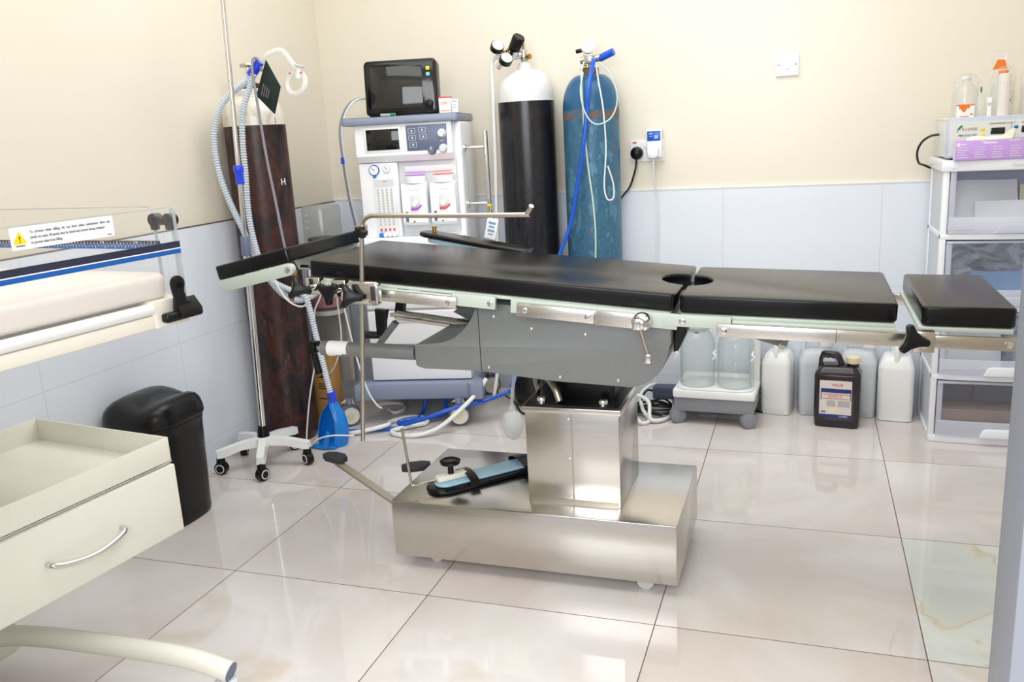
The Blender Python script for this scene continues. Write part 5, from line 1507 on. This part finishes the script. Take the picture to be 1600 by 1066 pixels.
# column and wheeled leg
MB().box(-.62, -.50, -.36, -.22, .10, .846, .01).build('column', 'cream', G)
MB().box(-.68, -.49, -.42, -.16, .085, .16, .02, 3).build('base_hub', 'cream', G)
def tolocal(p):
    return Matrix.Rotation(-WA, 4, 'Z') @ (V(p) - V(.36, -.47, 0))
lgp = [(-.30, -.665, .165), (-.18, -.635, .152), (-.12, -.605, .148), (-.03, -.585, .143), (.15, -.565, .135), (.27, -.555, .128), (.33, -.548, .118), (.395, -.542, .10)]
lg = MB().tube([tolocal(p) for p in lgp], .0225, 18).build('base_leg', 'cream', G)
e0, e1 = tolocal((.395, -.542, .10)), tolocal((.4, -.5415, .099))
d = (tolocal((.395, -.542, .10)) - tolocal((.33, -.548, .118))).normalized()
MB().lathe([(.0205, -.001), (.0205, .002), (.017, .003)], e0, d, n=24).build('end_cap', 'slate_dark', lg)
cc = tolocal((.382, -.545, 0))
MB().lathe([(.022, .06), (.025, .066), (.025, .078), (.018, .084)], cc, n=24).build('caster_collar', 'machine_grey', lg)
cw = MB().lathe([(.02, -.014), (.03, -.012), (.031, 0), (.03, .012), (.02, .014)], cc + V(0.01, 0, .0312), (.3, 1, 0), n=24).build('caster', 'machine_grey', lg)
# two more legs carry the far side, out of the picture
for q in (((-.32, -.72, .15), (-.30, -1.0, .12), (.0, -1.08, .09)),):
    l2 = MB().tube([tolocal(p) for p in q], .0225, 14).build('base_leg', 'cream', G)
    c2_ = tolocal(q[-1])
    MB().lathe([(.02, -.014), (.031, 0), (.02, .014)], V(c2_.x, c2_.y, .0312), (.3, 1, 0), n=20).build('caster', 'machine_grey', l2)

# parts go no deeper than thing > part > sub-part
for o in list(COL.objects):
    while o.parent and o.parent.parent and o.parent.parent.parent:
        o.parent = o.parent.parent

# ------------------------------------------------------------------ light and camera
def area(name, loc, size, power, col=(1, 1, 1), rot=(0, 0, 0), sy=None):
    l = bpy.data.lights.new(name, 'AREA')
    l.shape = 'RECTANGLE'
    l.size = size
    l.size_y = sy or size
    l.energy = power
    l.color = col
    o = bpy.data.objects.new(name, l)
    COL.objects.link(o)
    o.location = loc
    o.rotation_euler = rot
    return o
area('ceiling_panel', (.95, .75, ZC - .02), 2.3, 24, (.95, .98, 1), sy=1.1)
area('ceiling_panel', (.85, -.55, ZC - .02), 2.3, 15, (.95, .98, 1), sy=.9)
# added soft frontal fill lamp, unseen behind the camera outside the doorway
area('front_fill', (1.45, -2.9, 1.75), 2.2, 58, (.97, .985, 1), (math.radians(82), 0, math.radians(6)), sy=1.5)
wd = bpy.data.worlds.new('World')
SC.world = wd
wd.use_nodes = True
bg = wd.node_tree.nodes['Background']
bg.inputs[0].default_value = (.93, .95, 1, 1)
bg.inputs[1].default_value = .5

cam = bpy.data.cameras.new('Camera')
co = bpy.data.objects.new('Camera', cam)
COL.objects.link(co)
y_, p_, r_ = .3354, -.2357, .0556
Rm = Matrix.Rotation(y_, 3, 'Z') @ Matrix.Rotation(p_, 3, 'X') @ Matrix.Rotation(r_, 3, 'Y')
right, fwd, up = Rm.col[0], Rm.col[1], Rm.col[2]
co.matrix_world = Matrix(((right.x, up.x, -fwd.x, 1.5243), (right.y, up.y, -fwd.y, -1.8607), (right.z, up.z, -fwd.z, 1.1729), (0, 0, 0, 1)))
cam.sensor_fit = 'HORIZONTAL'
cam.sensor_width = 36
cam.lens = 1347.16 / 1600 * 36
cam.clip_start = .02
SC.camera = co

SC.view_settings.view_transform = 'Standard'
SC.view_settings.look = 'None'
SC.view_settings.gamma = 1
SC.view_settings.use_curve_mapping = False
SC.view_settings.exposure = 0.42
SC.cycles.max_bounces = 10
SC.cycles.transparent_max_bounces = 24
